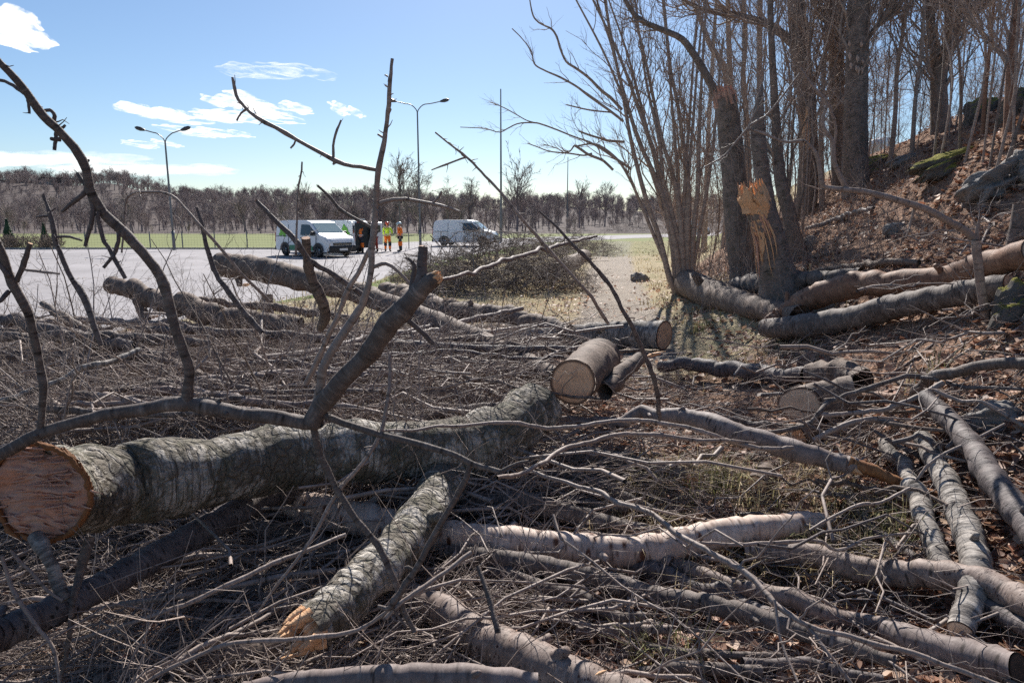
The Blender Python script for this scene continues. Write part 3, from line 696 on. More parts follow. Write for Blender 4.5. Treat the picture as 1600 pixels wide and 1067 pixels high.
# ---------------------------------------------------------------- people
def skin_mesh(name, verts, edges, radii, mat, parent, sub=1, root=0):
    me = bpy.data.meshes.new(name); me.from_pydata(verts, edges, []); me.update()
    o = link(name, me, mat, parent)
    o.modifiers.new('skin', 'SKIN').use_smooth_shade = True
    for v, r in zip(me.skin_vertices[0].data, radii): v.radius = (r, r) if not isinstance(r, tuple) else r
    me.skin_vertices[0].data[root].use_root = True
    s = o.modifiers.new('sub', 'SUBSURF'); s.levels = sub; s.render_levels = sub
    return o
def person(loc, rz, label, jacket, trousers, helmet, lower=None, pose='stand', h=1.8):
    root = empty('person', loc, rz, label, 'person')        # faces +x
    k = h/1.8
    arms = {'stand': [((.02, .29, 1.18), (.06, .29, .93)), ((.02, -.29, 1.18), (.16, -.22, .98))],
            'talk': [((.0, .31, 1.17), (.24, .20, 1.08)), ((.0, -.31, 1.17), (.22, -.18, 1.04))],
            'reach': [((.16, .26, 1.25), (.42, .18, 1.25)), ((.14, -.26, 1.2), (.38, -.16, 1.12))]}[pose]
    lean = .12 if pose == 'reach' else 0
    J = {'pel': (0, 0, .95), 'bel': (lean*.3, 0, 1.1), 'che': (lean*.7, 0, 1.3), 'col': (lean, 0, 1.46), 'nek': (lean+.01, 0, 1.53), 'hd0': (lean+.02, 0, 1.62), 'hd1': (lean+.025, 0, 1.72), 'top': (lean+.01, 0, 1.77)}
    def sc_(p): return tuple(np.array(p)*k)
    vs = [J['pel'], J['bel'], J['che'], J['col'], J['nek'], J['hd0'], J['hd1'], J['top']]; es = [(a, a+1) for a in range(7)]
    rs = [(.15, .11), (.14, .11), (.16, .12), (.09, .07), .055, .075, .09, .05]
    hands = []
    for s, (el, wr) in zip((1, -1), arms):
        a = len(vs); el = (el[0]+lean*.6, el[1], el[2]); wr = (wr[0]+lean*.6, wr[1], wr[2])
        vs += [(lean, s*.19, 1.43), el, wr]; es += [(3, a), (a, a+1), (a+1, a+2)]; rs += [.06, .045, .032]; hands.append((s, el, wr))
    for s in (1, -1):
        a = len(vs); st = .06*s
        vs += [(0, s*.1, .88), (.02+st, s*.12, .5), (st-.02, s*.13, .08), (st+.16, s*.15, .035)]; es += [(0, a), (a, a+1), (a+1, a+2), (a+2, a+3)]; rs += [.09, .065, .045, .04]
    skin_mesh('body', [sc_(v) for v in vs], es, [tuple(np.array(r)*k) if isinstance(r, tuple) else r*k for r in rs], MG['skin'], root)
    # jacket: torso and sleeves
    jv = [(0, 0, .93), J['bel'], J['che'], J['col'], (lean+.005, 0, 1.5)]; je = [(0, 1), (1, 2), (2, 3), (3, 4)]; jr = [(.185, .15), (.175, .14), (.195, .15), (.12, .1), .08]
    for s, (el, wr) in zip((1, -1), [(h_[1], h_[2]) for h_ in hands]):
        a = len(jv); w2 = tuple(np.array(el)*.15+np.array(wr)*.85); jv += [(lean, s*.2, 1.43), el, w2]; je += [(3, a), (a, a+1), (a+1, a+2)]; jr += [.085, .068, .055]
    j = skin_mesh('jacket', [sc_(v) for v in jv], je, [tuple(np.array(r)*k) if isinstance(r, tuple) else r*k for r in jr], MG[jacket], root)
    b = Bag(); b.tubes([[(0, 0, 1.03*k), (0, 0, 1.05*k), (0, 0, 1.08*k)]], [[.215*k, .22*k, .215*k]], 16); o = link('belt', b.mesh('belt'), MG['reflect'], root); o.scale = (.85, 1, 1)
    tv = [(0, 0, .96)]; te = []; tr = [(.165, .13)]
    for s in (1, -1):
        a = len(tv); st = .06*s; tv += [(0, s*.1, .86), (.02+st, s*.12, .5), (st-.02, s*.13, .12)]; te += [(0, a), (a, a+1), (a+1, a+2)]; tr += [.11, .088, .072]
    skin_mesh('trousers', [sc_(v) for v in tv], te, [tuple(np.array(r)*k) if isinstance(r, tuple) else r*k for r in tr], MG[trousers], root)
    for s in (1, -1):
        st = .06*s
        skin_mesh('boot', [sc_(v) for v in [(st-.02, s*.13, .2), (st-.02, s*.13, .06), (st+.12, s*.145, .045), (st+.2, s*.155, .04)]], [(0, 1), (1, 2), (2, 3)], [.07*k, .062*k, .055*k, .04*k], MG['boot'], root)
        if lower:
            b = Bag(); b.tubes([[(0+st, s*.125, .34), (st, s*.126, .42), (.01+st, s*.124, .6)]], [[.092, .098, .1]], 10); link('trouser_panel', b.mesh('trouser_panel'), MG[lower], root)
    for (s, el, wr) in hands:
        d = unit(np.array(wr)-np.array(el)); w = np.array(wr); side = unit(np.cross(d, (0, 0, 1)) if abs(d[2]) < .9 else np.cross(d, (1, 0, 0)))
        vs = [tuple(w), tuple(w+d*.05), tuple(w+d*.09)]; es = [(0, 1), (1, 2)]; rs = [.028, .036, .034]
        for q, (o_, L) in enumerate([(-.03, .075), (-.01, .085), (.01, .08), (.03, .062)]):
            a = len(vs); vs += [tuple(w+d*(.09+L*.5)+side*o_), tuple(w+d*(.09+L*.9)+side*o_*1.1-np.array((0, 0, .025)))]; es += [(2, a), (a, a+1)]; rs += [.010, .008]
        a = len(vs); vs += [tuple(w+d*.07-side*.055), tuple(w+d*.11-side*.06)]; es += [(1, a), (a, a+1)]; rs += [.011, .009]
        skin_mesh('hand', [sc_(v) for v in vs], es, [r*k for r in rs], MG['skin'], root)
    hx = lean+.02
    b = Bag(); b.tubes([[(hx, 0, 1.69*k), (hx, 0, 1.70*k), (hx, 0, 1.74*k), (hx, 0, 1.79*k), (hx, 0, 1.82*k), (hx, 0, 1.825*k)]], [[.14, .145, .128, .115, .07, .005]], 16)
    hel = link('helmet', b.mesh('helmet'), MG[helmet], root); b = Bag()
    b.tubes([[(hx+.1, 0, 1.695), (hx+.17, 0, 1.69), (hx+.2, 0, 1.685)]], [[.09, .06, .02]], 10); o = link('brim', b.mesh('brim'), MG[helmet], hel); o.scale = (1, 1, 1)
    for s in (1, -1):
        b = Bag(); b.tubes([[(hx, s*.095, 1.63), (hx, s*.12, 1.63), (hx, s*.135, 1.63)]], [[.04, .045, .03]], 10); link('ear_defender', b.mesh('ear_defender'), MG['black'], hel)
        b = Bag(); b.tubes([[(hx+.075, s*.03, 1.645), (hx+.083, s*.03, 1.645), (hx+.09, s*.03, 1.645)]], [[.011, .011, .003]], 8); link('eye', b.mesh('eye'), MG['black'], root)
    b = Bag(); b.tubes([[(hx+.075, 0, 1.65), (hx+.1, 0, 1.615), (hx+.085, 0, 1.605)]], [[.01, .016, .01]], 8); link('nose', b.mesh('nose'), MG['skin'], root)
    b = Bag(); b.tubes([[(hx+.076, -.025, 1.578), (hx+.084, 0, 1.576), (hx+.076, .025, 1.578)]], [[.004, .007, .004]], 6); link('mouth', b.mesh('mouth'), MG['redtr'], root)
    return root
c = at(606, 391, 43); person((c[0], 43, .004), R_(-70), 'worker in a yellow jacket, orange trousers and red helmet, facing the camera', 'hiyellow', 'hiorange', 'helmetred', 'navy', 'talk')
c = at(625, 391, 43); person((c[0], 43.2, .004), R_(200), 'worker in an orange jacket and pale helmet talking with the one in yellow', 'hiorange', 'navy', 'helmetwhite', 'hiorange', 'stand')
c = at(568, 392, 41.5); person((c[0], 40.6, .004), R_(130), 'worker in an orange jacket leaning towards the open rear of the van', 'hiorange', 'navy', 'helmetred', 'hiorange', 'reach')
c = at(588, 392, 42); person((c[0], 41.6, .004), R_(150), 'worker in dark jacket and red trousers behind the tall thin branch', 'navy', 'redtr', 'helmetred', None, 'stand')
# ---------------------------------------------------------------- limbs, logs and branches followed along the photograph
def parse(s, v0):
    out = []
    v = v0
    for t in s.split(';'):
        q = [float(a) for a in t.split(',')]
        if len(q) > 3: v = q[3]
        out.append((q[0], q[1], q[2], v))
    return out
def place(s, mode, v0):
    """sight-line points -> real centre line + radii; mode d: distance given; mode h: lies h above the ground"""
    q = parse(s, v0)
    if mode == 'd': d = np.array([a[3] for a in q])
    else:
        d = np.array([hit(a[0], a[1], a[3])[1] for a in q])
        if len(q) > 3:
            t = np.arange(len(q)); d = np.polyval(np.polyfit(t, d, min(2, len(q)-2)), t)*.8+d*.2
    P = np.array([at(a[0], a[1], dd) for a, dd in zip(q, d)])
    R = np.array([wide(a[0], a[1], dd, a[2])/2 for a, dd in zip(q, d)])
    return P, R, max(a[2] for a in q)
def refine(P, R, wpx, step=None, wob=0.0):
    L = np.linalg.norm(np.diff(P, axis=0), axis=1).sum()
    n = int(np.clip(L/(step or max(.03, R.max()*.35)), 8, 110))
    C = catmull(P, n); r = np.interp(np.linspace(0, len(P)-1, n), np.arange(len(P)), R)
    return C, r
def cap_mesh(bag_ring, c, axis, name, mat, parent, off, bulge=.0, nr=5):
    ring = np.asarray(bag_ring); k = len(ring); V = []; D = []
    for j in range(nr, 0, -1):
        f = j/nr; V += list(c+(ring-c)*f*.985+axis*(.004+bulge*(1-f))); D += [((math.cos(a)*f), math.sin(a)*f, 0) for a in np.arange(k)*2*PI/k]
    V.append(c+axis*(.004+bulge)); D.append((0, 0, 0))
    Q = []
    for j in range(nr-1):
        for a in range(k): Q.append((j*k+a, j*k+(a+1) % k, (j+1)*k+(a+1) % k, (j+1)*k+a))
    for a in range(k): Q.append(((nr-1)*k+a, (nr-1)*k+(a+1) % k, len(V)-1, len(V)-1))
    me = bpy.data.meshes.new(name)
    me.from_pydata([tuple(v-off) for v in V], [], [q if q[2] != q[3] else q[:3] for q in Q]); me.update()
    a = me.attributes.new('disc', 'FLOAT_VECTOR', 'POINT'); a.data.foreach_set('vector', np.array(D, np.float32).ravel())
    n = np.array(me.polygons[0].normal)
    if np.dot(n, axis) < 0: me.flip_normals()
    return link(name, me, mat, parent)
CAPM = {'f': MC['fresh'], 'p': MC['pink'], 'l': MC['pale'], 'd': MC['dark']}
def limb(name, label, cat, mat, mode, v0, s, caps='nn', group=None, twigs=0, tl=(.12, .4), rough=.05, parent=None, poff=None, tilt0=None, tilt1=None, twr=None):
    P, R, wpx = place(s, mode, v0); C, r = refine(P, R, wpx)
    k = 44 if wpx > 80 else 26 if wpx > 34 else 16 if wpx > 14 else 8 if wpx > 5 else 6
    wob = rng.normal(size=(len(C), 3))*r[:, None]*(.04 if wpx > 12 else .10); wob[0] = wob[-1] = 0
    C = C+wob
    if wpx < 34:          # kinks and swollen nodes along thin branches
        Ls = np.concatenate([[0], np.cumsum(np.linalg.norm(np.diff(C, axis=0), axis=1))]); nk = int(min(40, Ls[-1]/.11)); rb = r.copy(); gm = np.ones_like(r)
        for q in range(nk):
            p0 = rng.uniform(.05, .95)*Ls[-1]; g = np.exp(-((Ls-p0)/(.012+rb*.9))**2); gm = np.maximum(gm, 1+rng.uniform(.05, .3 if wpx < 12 else .15)*g)
            if 0 < q: C = C+(rng.normal(size=3)*rb.mean()*(.5 if wpx < 12 else .3))[None]*np.maximum(0, 1-np.abs(Ls-p0)/.12)[:, None]*np.minimum(1, Ls/.1)[:, None]*np.minimum(1, (Ls[-1]-Ls)/.1)[:, None]
    if wpx < 34: r = rb*gm
    r = r*(1+rough*1.5*vnoise(np.arange(len(r))*.8+rng.uniform(0, 99), np.zeros(len(r))))
    T, A, B = frames(C[None]); 
    V, Q, tc = tubes(C[None], r[None], k)
    n = len(C); Vr = V.reshape(n, k, 3)
    # oblique saw cuts
    for e, tilt in ((0, tilt0), (n-1, tilt1)):
        if tilt is not None:
            ax = np.array(tilt); L_ = unit(T[0, e])
            acc = np.concatenate([[0], np.cumsum(np.linalg.norm(np.diff(C, axis=0), axis=1))]); acc = acc if e == 0 else acc[-1]-acc
            for i_ in range(n):
                f_ = max(0, 1-acc[i_]/(3.2*r[e]))
                if f_ > 0: Vr[i_] = Vr[i_]+np.outer((Vr[i_]-C[i_])@ax*f_, L_)
    if wpx > 22:          # lumps and swellings of the bark
        th = np.arange(k)*2*PI/k
        vv = np.arange(n)[:, None]*.35; sd_ = rng.uniform(0, 90)
        nz = fbm(vv+np.cos(th)[None]*1.3+sd_, np.sin(th)[None]*1.3+vv*.3, 3, 4)
        f = 1+rough*nz; f[0] = f[1]; f[-1] = f[-2]
        Vr = C[:, None]+(Vr-C[:, None])*f[..., None]
    V = Vr.reshape(-1, 3)
    off = C[0] if parent is None else poff
    b = Bag(); b.add(V, Q, tc)
    for e in (0, n-1):        # plain closing fan under the caps
        vv = np.vstack([Vr[e], C[e][None]]); qq = np.array([(j, (j+1) % k, k, k) for j in range(k)])
        b.add(vv, qq, np.vstack([tc.reshape(n, k, 3)[e], [[0, 0, 0]]]))
    if 24 < wpx < 120 and len(C) > 24 and np.linalg.norm(C[-1]-C[0]) > 1.0 and name != 'fallen_tree':   # knots and snapped branch stubs
        for q in range(int(rng.integers(2, 5))):
            i_ = int(rng.integers(2, n-3)); a_ = rng.uniform(0, 6.28); o_ = A[0, i_]*math.cos(a_)+B[0, i_]*math.sin(a_); d_ = unit(o_+T[0, i_]*rng.uniform(.2, .9)); L_ = r[i_]*rng.uniform(.25, .9)
            p_ = C[i_]+o_*r[i_]*.75; b.tubes([[p_, p_+d_*r[i_]*.3, p_+d_*(r[i_]*.35+L_*.6), p_+d_*(r[i_]*.35+L_), p_+d_*(r[i_]*.36+L_)]], [np.array([.42, .3, .24, .2, .02])*r[i_]], 9)
    elif wpx <= 24 and P[:, 1].mean() < 4.2:         # spurs and buds
        Lt = np.linalg.norm(np.diff(C, axis=0), axis=1).sum(); m_ = int(min(40, Lt/.05))
        if m_:
            P1, R1 = sprout(C[None], r[None]*.8, m_, (.012, .05), (.5, 1.2), (.04, .97), 4, .1, .3, .5, .0013, r0=.0026); b.tubes(P1, R1, 4)
    me = b.mesh(name, off); me.validate()
    o = link(name, me, MB[mat] if isinstance(mat, str) else mat, parent, loc=off if parent is None else (0, 0, 0))
    if parent is None: tag(o, label, cat, group)
    for e, cch, sgn in ((0, caps[0], -1), (n-1, caps[1], 1)):
        if cch in CAPM:
            cap_mesh(Vr[e], Vr[e].mean(0), unit(T[0, e])*sgn, 'cut_face', CAPM[cch], o, off, bulge=r[e]*.04)
        elif cch == 't':      # torn splinters
            b = Bag(); ax = unit(T[0, e])*sgn; m = 26 if wpx > 20 else 9
            for q in range(m):
                a = rng.uniform(0, 6.28); f = math.sqrt(rng.uniform(0, .85)); base = C[e]+(A[0, e]*math.cos(a)+B[0, e]*math.sin(a))*r[e]*f
                L = r[e]*rng.uniform(.25, 1.1); d_ = unit(ax+rng.normal(size=3)*.18)
                b.tubes([[base-ax*r[e]*.25, base+d_*L*.5, base+d_*L]], [[r[e]*rng.uniform(.2, .4), r[e]*.22, r[e]*.03]], 5)
            link('torn_end', b.mesh('torn_end', off), MC['tornlight'], o)
    if twigs:
        Pc = C[None]; Rc = r[None]
        P1, R1 = sprout(Pc, Rc, twigs, tl, (.4, 1.2), (.1, .97), 8, .08, .22, .45, .0016, r0=twr); 
        for q in range(len(P1)):
            b = Bag(); b.tubes(P1[q:q+1], R1[q:q+1], 5)
            P2, R2 = sprout(P1[q:q+1], R1[q:q+1], 2, (tl[0]*.3, tl[1]*.5), (.4, 1.2), (.2, .95), 5, .05, .25, .6, .001); b.tubes(P2, R2, 4)
            link('twig', b.mesh('twig', off), MB['twig'] if mat not in ('pale', 'paletwig', 'speck') else MB['paletwig'], o)
    o['_r'] = 0.0; del o['_r']
    return o, off, C, r
def sub(host, mat, s, mode='d', v0=2.4, name='twig', caps='nn'):
    return limb(name, None, None, mat, mode, v0, s, caps, parent=host[0], poff=host[1])

# --- the big fallen trunk and the limb that carries it
trunk = limb('fallen_tree', 'biggest fallen birch trunk with torn reddish end at the left edge, cracked dark bark', 'log', 'old', 'd', 2.7,
     '66,769,150,2.62;108,766,145,2.77;150,762,138,2.92;240,748,124,3.12;337,733,110,3.35;430,718,98,3.6;506,708,92,3.75;600,704,94,3.95;690,702,98,4.1;750,694,98,4.2;800,668,90,4.35;845,630,76,4.6', 'nd', rough=.06, tilt0=(-.1, -1.5, .12))
# torn, splintered break of the trunk's end
def torn_break(host, nr=34, kk=132):
    o, off, C, r = host
    me = o.data; ring = np.array([me.vertices[j].co for j in range(44)])+off
    ring = np.array([ring[(j//3) % 44]*(1-(j % 3)/3)+ring[(j//3+1) % 44]*((j % 3)/3) for j in range(kk)])
    c = ring.mean(0); N_ = np.linalg.svd(ring-c)[2][2]; N_ = N_ if N_[1] < 0 else -N_; U_ = unit(np.cross((0, 0, 1), N_))
    V = []; tc = []
    for j in range(nr, -1, -1):
        f = j/nr; p = c+(ring-c)*f*.985
        hx = (p-c)@U_; zz = p[:, 2]-c[2]; zw = zz+.03*fbm(hx*5, zz*3, 2, 31)
        step = .03*np.round(2.2*vnoise(hx*5+2, zw*13, 9))/2.2                     # broken steps along the grain
        ridg = .016*np.abs(fbm(hx*5+3, zw*60, 3, 21))+.012*fbm(hx*14, zw*26, 3, 5)
        V.append(p+N_*((ridg+step)*(1-f**10)-.012)[:, None]); tc.append(np.stack([hx, zw, 0*zz], 1))
    V = np.concatenate(V); tc = np.concatenate(tc)
    i = np.arange(nr)[:, None]*kk; j = np.arange(kk)[None]; Q = np.stack([i+j, i+(j+1) % kk, i+kk+(j+1) % kk, i+kk+j], -1).reshape(-1, 4)
    m = mesh_np('torn_face', V-off, Q, False, {'tc': ('FLOAT_VECTOR', tc)})
    if np.dot(np.array(m.polygons[5].normal), N_) < 0: m.flip_normals()
    link('torn_face', m, MC['torn'], o)
    b = Bag()
    for q in range(90):        # ragged reddish inner bark round the break
        j = int(rng.integers(kk)); p = ring[j]; tg = unit(ring[(j+4) % kk]-ring[j-4]); L = rng.uniform(.02, .06); h_ = N_*rng.uniform(.0, .02)
        b.tubes([[p-tg*L, p+h_+(c-p)*.03, p+tg*L+(c-p)*rng.uniform(0, .08)]], [[.003, rng.uniform(.006, .014), .003]], 5)
    link('inner_bark', b.mesh('inner_bark', off), MB['orange'], o)
    b = Bag()
    for q in range(60):        # splinters standing off the face
        t_ = rng.uniform(-.9, .9); u_ = rng.uniform(-.85, .85); p = c+(ring[int(rng.integers(kk))]-c)*math.sqrt(rng.uniform(0, .8)); L = rng.uniform(.03, .10); d_ = unit(U_*(1 if rng.uniform() < .5 else -1)+N_*.25+rng.normal(size=3)*.08)
        b.tubes([[p-N_*.01, p+d_*L*.5+N_*.008, p+d_*L+N_*.015]], [[.007, .005, .001]], 4)
    link('splinters', b.mesh('splinters', off), MC['torn'], o)
torn_break(trunk)
limb('propping_limb', 'thick forked limb slanting down from under the biggest trunk to a torn orange end', 'log', 'old', 'd', 3.9,
     '728,700,58,4.15;712,728,66,4.05;695,752,68,3.9;645,830,70,3.35;595,882,74,3.0;535,942,80,2.7;480,985,68,2.5', 'nt', rough=.08)
limb('fallen_limb', 'long dark smooth limb running from the lower left edge under the biggest trunk', 'log', 'dark', 'd', 2.5,
     '-40,1005,52,2.2;0,990,50,2.33;84,955,46,2.5;124,935,46,2.6;253,865,44,3.05;388,790,42,3.6;470,762,40,4.0;560,748,38,4.25;640,742,34,4.45;720,735,26,4.7', rough=.04)
limb('pale_log', 'pale pinkish peeled-looking log with brown scars, lying across the lower middle', 'log', 'pale', 'h', .14,
     '425,778,30;470,788,48;520,802,52;570,812,52;640,830,54;720,840,48;800,848,48;900,858,50;1000,862,50;1060,850,48;1130,832,46;1200,825,42;1260,817,36;1290,812,22', 'nn', rough=.05, twigs=4)
limb('speckled_limb', 'curved speckled limb at the bottom edge, right of the limb under the trunk', 'log', 'speck', 'h', .14,
     '640,930,42;700,958,50;740,990,60;800,1020,66;860,1047,70;930,1080,74;1010,1110,78', rough=.05)
limb('pale_limb', 'pale grey limb lying along the very bottom edge of the view', 'log', 'purple', 'd', 2.15,
     '380,1078,26,2.2;470,1066,34,2.18;600,1058,38,2.16;720,1057,38,2.16;840,1068,34,2.16', rough=.04)
limb('bottom_log', 'dark rotten-looking log at the lower left, nearest the camera', 'log', 'brown', 'h', .08,
     '150,1075,46;230,1056,52;330,1038,56;420,1016,52;440,1010,40', 'nt', rough=.12)
# --- limbs in the lower right
limb('grey_limb', 'smooth grey limb coming from behind the propping limb, above the pale pinkish log', 'log', 'grey', 'h', .12, '690,795,26;760,782,30;822,785,34;900,806,34;980,828,32;1060,842,26;1110,850,18')
limb('grey_limb', 'longest smooth dark limb sweeping below the pale pinkish log to the lower right', 'log', 'grey', 'h', .12, '690,862,24;800,876,32;925,902,34;1025,932,34;1100,942,32;1200,970,30;1290,1000,26;1400,1035,20', twigs=5)
limb('dark_limb', 'dark limb half under the long smooth limb, in the shade below the pale log', 'log', 'dark', 'h', .06, '960,878,26;1010,888,30;1100,922,30;1180,952,28;1260,985,24')
limb('speckled_limb', 'purple-grey speckled limb bending down to the right edge, beyond the pale log end', 'log', 'speck', 'h', .16, '1170,862,30;1215,864,34;1270,867,36;1340,888,38;1400,896,40;1460,897,42;1530,908,44;1590,935,48;1640,965,48')
limb('speckled_limb', 'speckled limb tapering to a point in front of the dead leaves at lower right', 'log', 'speck', 'h', .1, '1040,875,24;1120,905,28;1200,930,30;1300,957,30;1390,975,20;1420,978,8')
limb('birch_limb', 'silvery birch limb pointing down under the stripped orange branch, at the right', 'log', 'birch', 'h', .14, '1440,682,26;1470,735,34;1495,790,40;1518,850,44;1525,905,42;1500,985,38', caps='ll')
limb('dark_limb', 'upper dark birch limb slanting to the right edge', 'log', 'dark', 'h', .22, '1445,620,26;1487,660,32;1520,700,36;1550,747,40;1590,800,44;1640,860,46')
limb('birch_limb', 'slimmer silvery birch limb left of the bigger one under the stripped branch', 'log', 'birch', 'h', .1, '1380,690,18;1420,748,26;1440,800,30;1465,865,32;1485,920,26', 'nl')
limb('dark_limb', 'thin dark bluish stick below the stripped orange branch', 'branch', 'dark', 'h', .06, '1322,765,14;1362,820,16;1425,867,16;1450,890,12')
limb('cut_log', 'short pale log with a dark hollow cut end in the bottom right corner', 'log', 'purple', 'h', .1, '1385,985,34;1430,1000,46;1500,1022,52;1592,1047,54', 'nd', rough=.05)
limb('shiny_limb', 'wet-looking dark limb at the right edge above the hollow log', 'log', 'dark', 'h', .12, '1480,915,18;1545,950,24;1620,990,28')
limb('purple_limb', 'smooth purple-grey branch torn at its thick end, right of the middle', 'branch', 'purple', 'd', 4.4,
     '870,655,10,4.9;940,655,15,4.75;1009,650,20,4.6;1053,648,24,4.5;1087,655,28,4.4;1154,678,30,4.2;1239,702,30,4.0;1306,720,28,3.9;1338,728,26,3.85', 'nt')
limb('stripped_branch', 'long stripped orange-brown stick running from the torn purple branch to the right edge', 'branch', 'orange', 'd', 3.85,
     '1325,722,22,3.86;1365,738,17,3.8;1400,752,15,3.75;1450,770,16,3.65;1530,793,17,3.5;1620,816,18,3.35')
limb('long_branch', 'upper of two long thin arching branches crossing in front of the purple branch', 'branch', 'paletwig', 'd', 4.0,
     '596,673,3.4,3.3;704,665,5.1,3.5;805,661,6.0,3.7;884,667,6.8,3.8;969,657,6.8,3.9;1036,660,6.8,3.9;1104,676,6.8,3.85;1144,690,6.8,3.85;1205,700,6.8,3.85;1239,699,6.8,3.9')
limb('long_branch', 'lower of two long thin arching branches, starting at the broken tip beside the trunk', 'branch', 'paletwig', 'd', 3.3,
     '776,746,6.8,2.55;820,738,6.8,2.8;884,700,6.8,3.2;969,681,6.8,3.5;1019,679,6.8,3.6;1087,687,6.0,3.7;1137,688,5.1,3.8;1180,692,3.4,3.9')
limb('long_branch', 'long pale branch descending from the middle to the bottom right corner over the pale log', 'branch', 'paletwig', 'd', 3.6,
     '820,732,6.0,3.9;901,759,6.8,3.7;959,776,7.5,3.5;1016,800,7.5,3.3;1070,840,9.0,3.05;1117,867,9.0,2.9;1171,897,9.8,2.75;1225,952,9.0,2.55;1275,982,8.2,2.45;1350,998,8.2,2.4;1500,1046,7.5,2.25;1600,1085,6.8,2.15', twigs=7, tl=(.15, .45))
limb('forked_twig', 'thin forked twig dropping from the long pale branch to the bottom edge', 'twig', 'paletwig', 'd', 2.5, '1262,978,7,2.47;1300,1027,7,2.35;1340,1080,5,2.25', twigs=2)
limb('forked_twig', 'thin pale twig hanging straight down below the long pale branch', 'twig', 'paletwig', 'd', 2.6, '1210,937,5,2.58;1222,1002,5,2.45;1247,1066,4,2.3')
limb('thin_branch', 'thin horizontal branch just below the end of the pale log', 'branch', 'paletwig', 'd', 3.0, '1080,847,6,3.0;1130,850,6,3.02;1190,849,6,3.05;1275,845,5,3.1;1310,857,5,3.1;1380,838,4,3.2;1450,830,3,3.3')
for s, lab in [('760,892,20;850,915,22;930,945,20;1010,965,16', 'grey limb in the shadow right of the crossed twigs'), ('790,935,16;860,960,18;930,985,16', 'lowest thin limb left of the orange-tipped stick'),
               ('900,828,14;980,850,18;1050,880,20', 'dark stick pinned beneath the pale pinkish log'), ('830,738,14;920,752,18;1000,790,18;1060,806,12', 'grey stick right of the end of the biggest trunk, upper one'),
               ('850,762,12;930,790,16;980,795,14', 'grey stick right of the end of the biggest trunk, lower one'), ('860,712,22;940,716,26;1010,726,22;1072,738,16', 'short grey limb ending among red-brown leaves right of the trunk'),
               ('900,985,14;990,984,16;1050,983,14', 'horizontal stick with an orange cut tip near the bottom'), ('1000,1050,18;1100,1043,20;1190,1048,18', 'moss-dulled stick along the bottom right edge'),
               ('1160,1035,16;1270,1040,18;1380,1062,16', 'reddish thin log near the bottom right, left of the hollow log'), ('1390,1000,12;1480,1010,12;1600,1080,12', 'thin stick lying over the hollow log'),
               ('380,820,22;440,832,30;500,850,28;560,880,22', 'rough grey limb under the left end of the pale log'), ('1010,1010,12;1100,1020,14;1220,1025,12', 'thin grey stick above the moss-dulled stick at the bottom')]:
    limb('fallen_stick', lab, 'branch', ['grey', 'brown', 'dark', 'speck'][int(rng.integers(4))] if 'grey' not in lab else 'grey', 'h', .1, s, 'np' if 'orange cut' in lab else 'nn', twigs=2)
# --- the cross log with round cut face and logs in the middle
limb('cut_log', 'log with a round orange cut face towards the camera, resting beyond the trunk tip', 'log', 'brown', 'd', 4.9, '895,597,74,4.75;912,584,71,5.05;928,570,68,5.35;938,560,64,5.6', 'fn', rough=.05, tilt0=(.12, 0, 0))
limb('forked_limb', 'dark forked limb standing against the round cut log on its right', 'log', 'brown', 'd', 5.0, '945,612,26,4.9;965,590,26,5.1;1000,560,20,5.4', 'nn')
limb('birch_log', 'silvery birch log with a flat cut end, lying at the end of the gravel path', 'log', 'birch', 'h', .22, '770,530,28;870,526,34;960,523,42;1038,524,46', 'np', rough=.04)
limb('long_log', 'long brown trunk resting on the wooden post, its cut end towards the car park', 'log', 'brown', 'd', 10, '345,413,36,11;400,420,38,10.5;455,432,36,10;540,452,34,9.3;600,472,32,8.8;700,510,32,7.7;800,555,30,6.6;868,588,26,5.8', 'pn', rough=.05)
limb('long_log', 'grey-brown trunk lying behind the long one, running towards the birch log', 'log', 'brown', 'h', .3, '600,452,22;640,464,25;700,484,27;800,495,27;892,518,22', rough=.05)
limb('cut_log', 'dark log with ivy and a broken cut end sticking out over the car park', 'log', 'brown', 'd', 9, '172,444,26,8.6;219,457,26,8.4;250,469,26,8.3;300,484,32,8.1;375,500,30,7.9;470,508,24,7.8', 'pn', rough=.06)
limb('hooked_stub', 'hooked side stub hanging from the dark ivy-covered log', 'branch', 'brown', 'd', 8.5, '214,462,14,8.4;220,480,14,8.4;228,500,16,8.3', 'nt')
limb('fallen_limb', 'dark limb rising from the left edge behind the thin standing branch', 'log', 'dark', 'd', 6.5, '-20,500,15,6.6;40,507,18,6.5;109,522,20,6.4;160,534,18,6.3;210,540,14,6.2')
limb('fallen_limb', 'pale grey limb lying level below the dark one at the left edge', 'log', 'grey', 'd', 6.3, '-20,526,15,6.3;62,526,17,6.3;134,528,17,6.3;250,530,16,6.4;330,538,12,6.5', twigs=4)
limb('slanting_limb', 'grey limb slanting up from the left edge pile towards the car park', 'branch', 'grey', 'd', 6.6, '66,474,9,6.9;100,495,13,6.7;141,520,15,6.5;165,530,12,6.4')
limb('white_branch', 'sunlit white branch slanting up over the dark twigs at the left', 'branch', 'birch', 'd', 4.6, '-20,630,8,4.3;40,612,9,4.4;87,597,9,4.5;156,572,9,4.7;219,547,9,5.0')
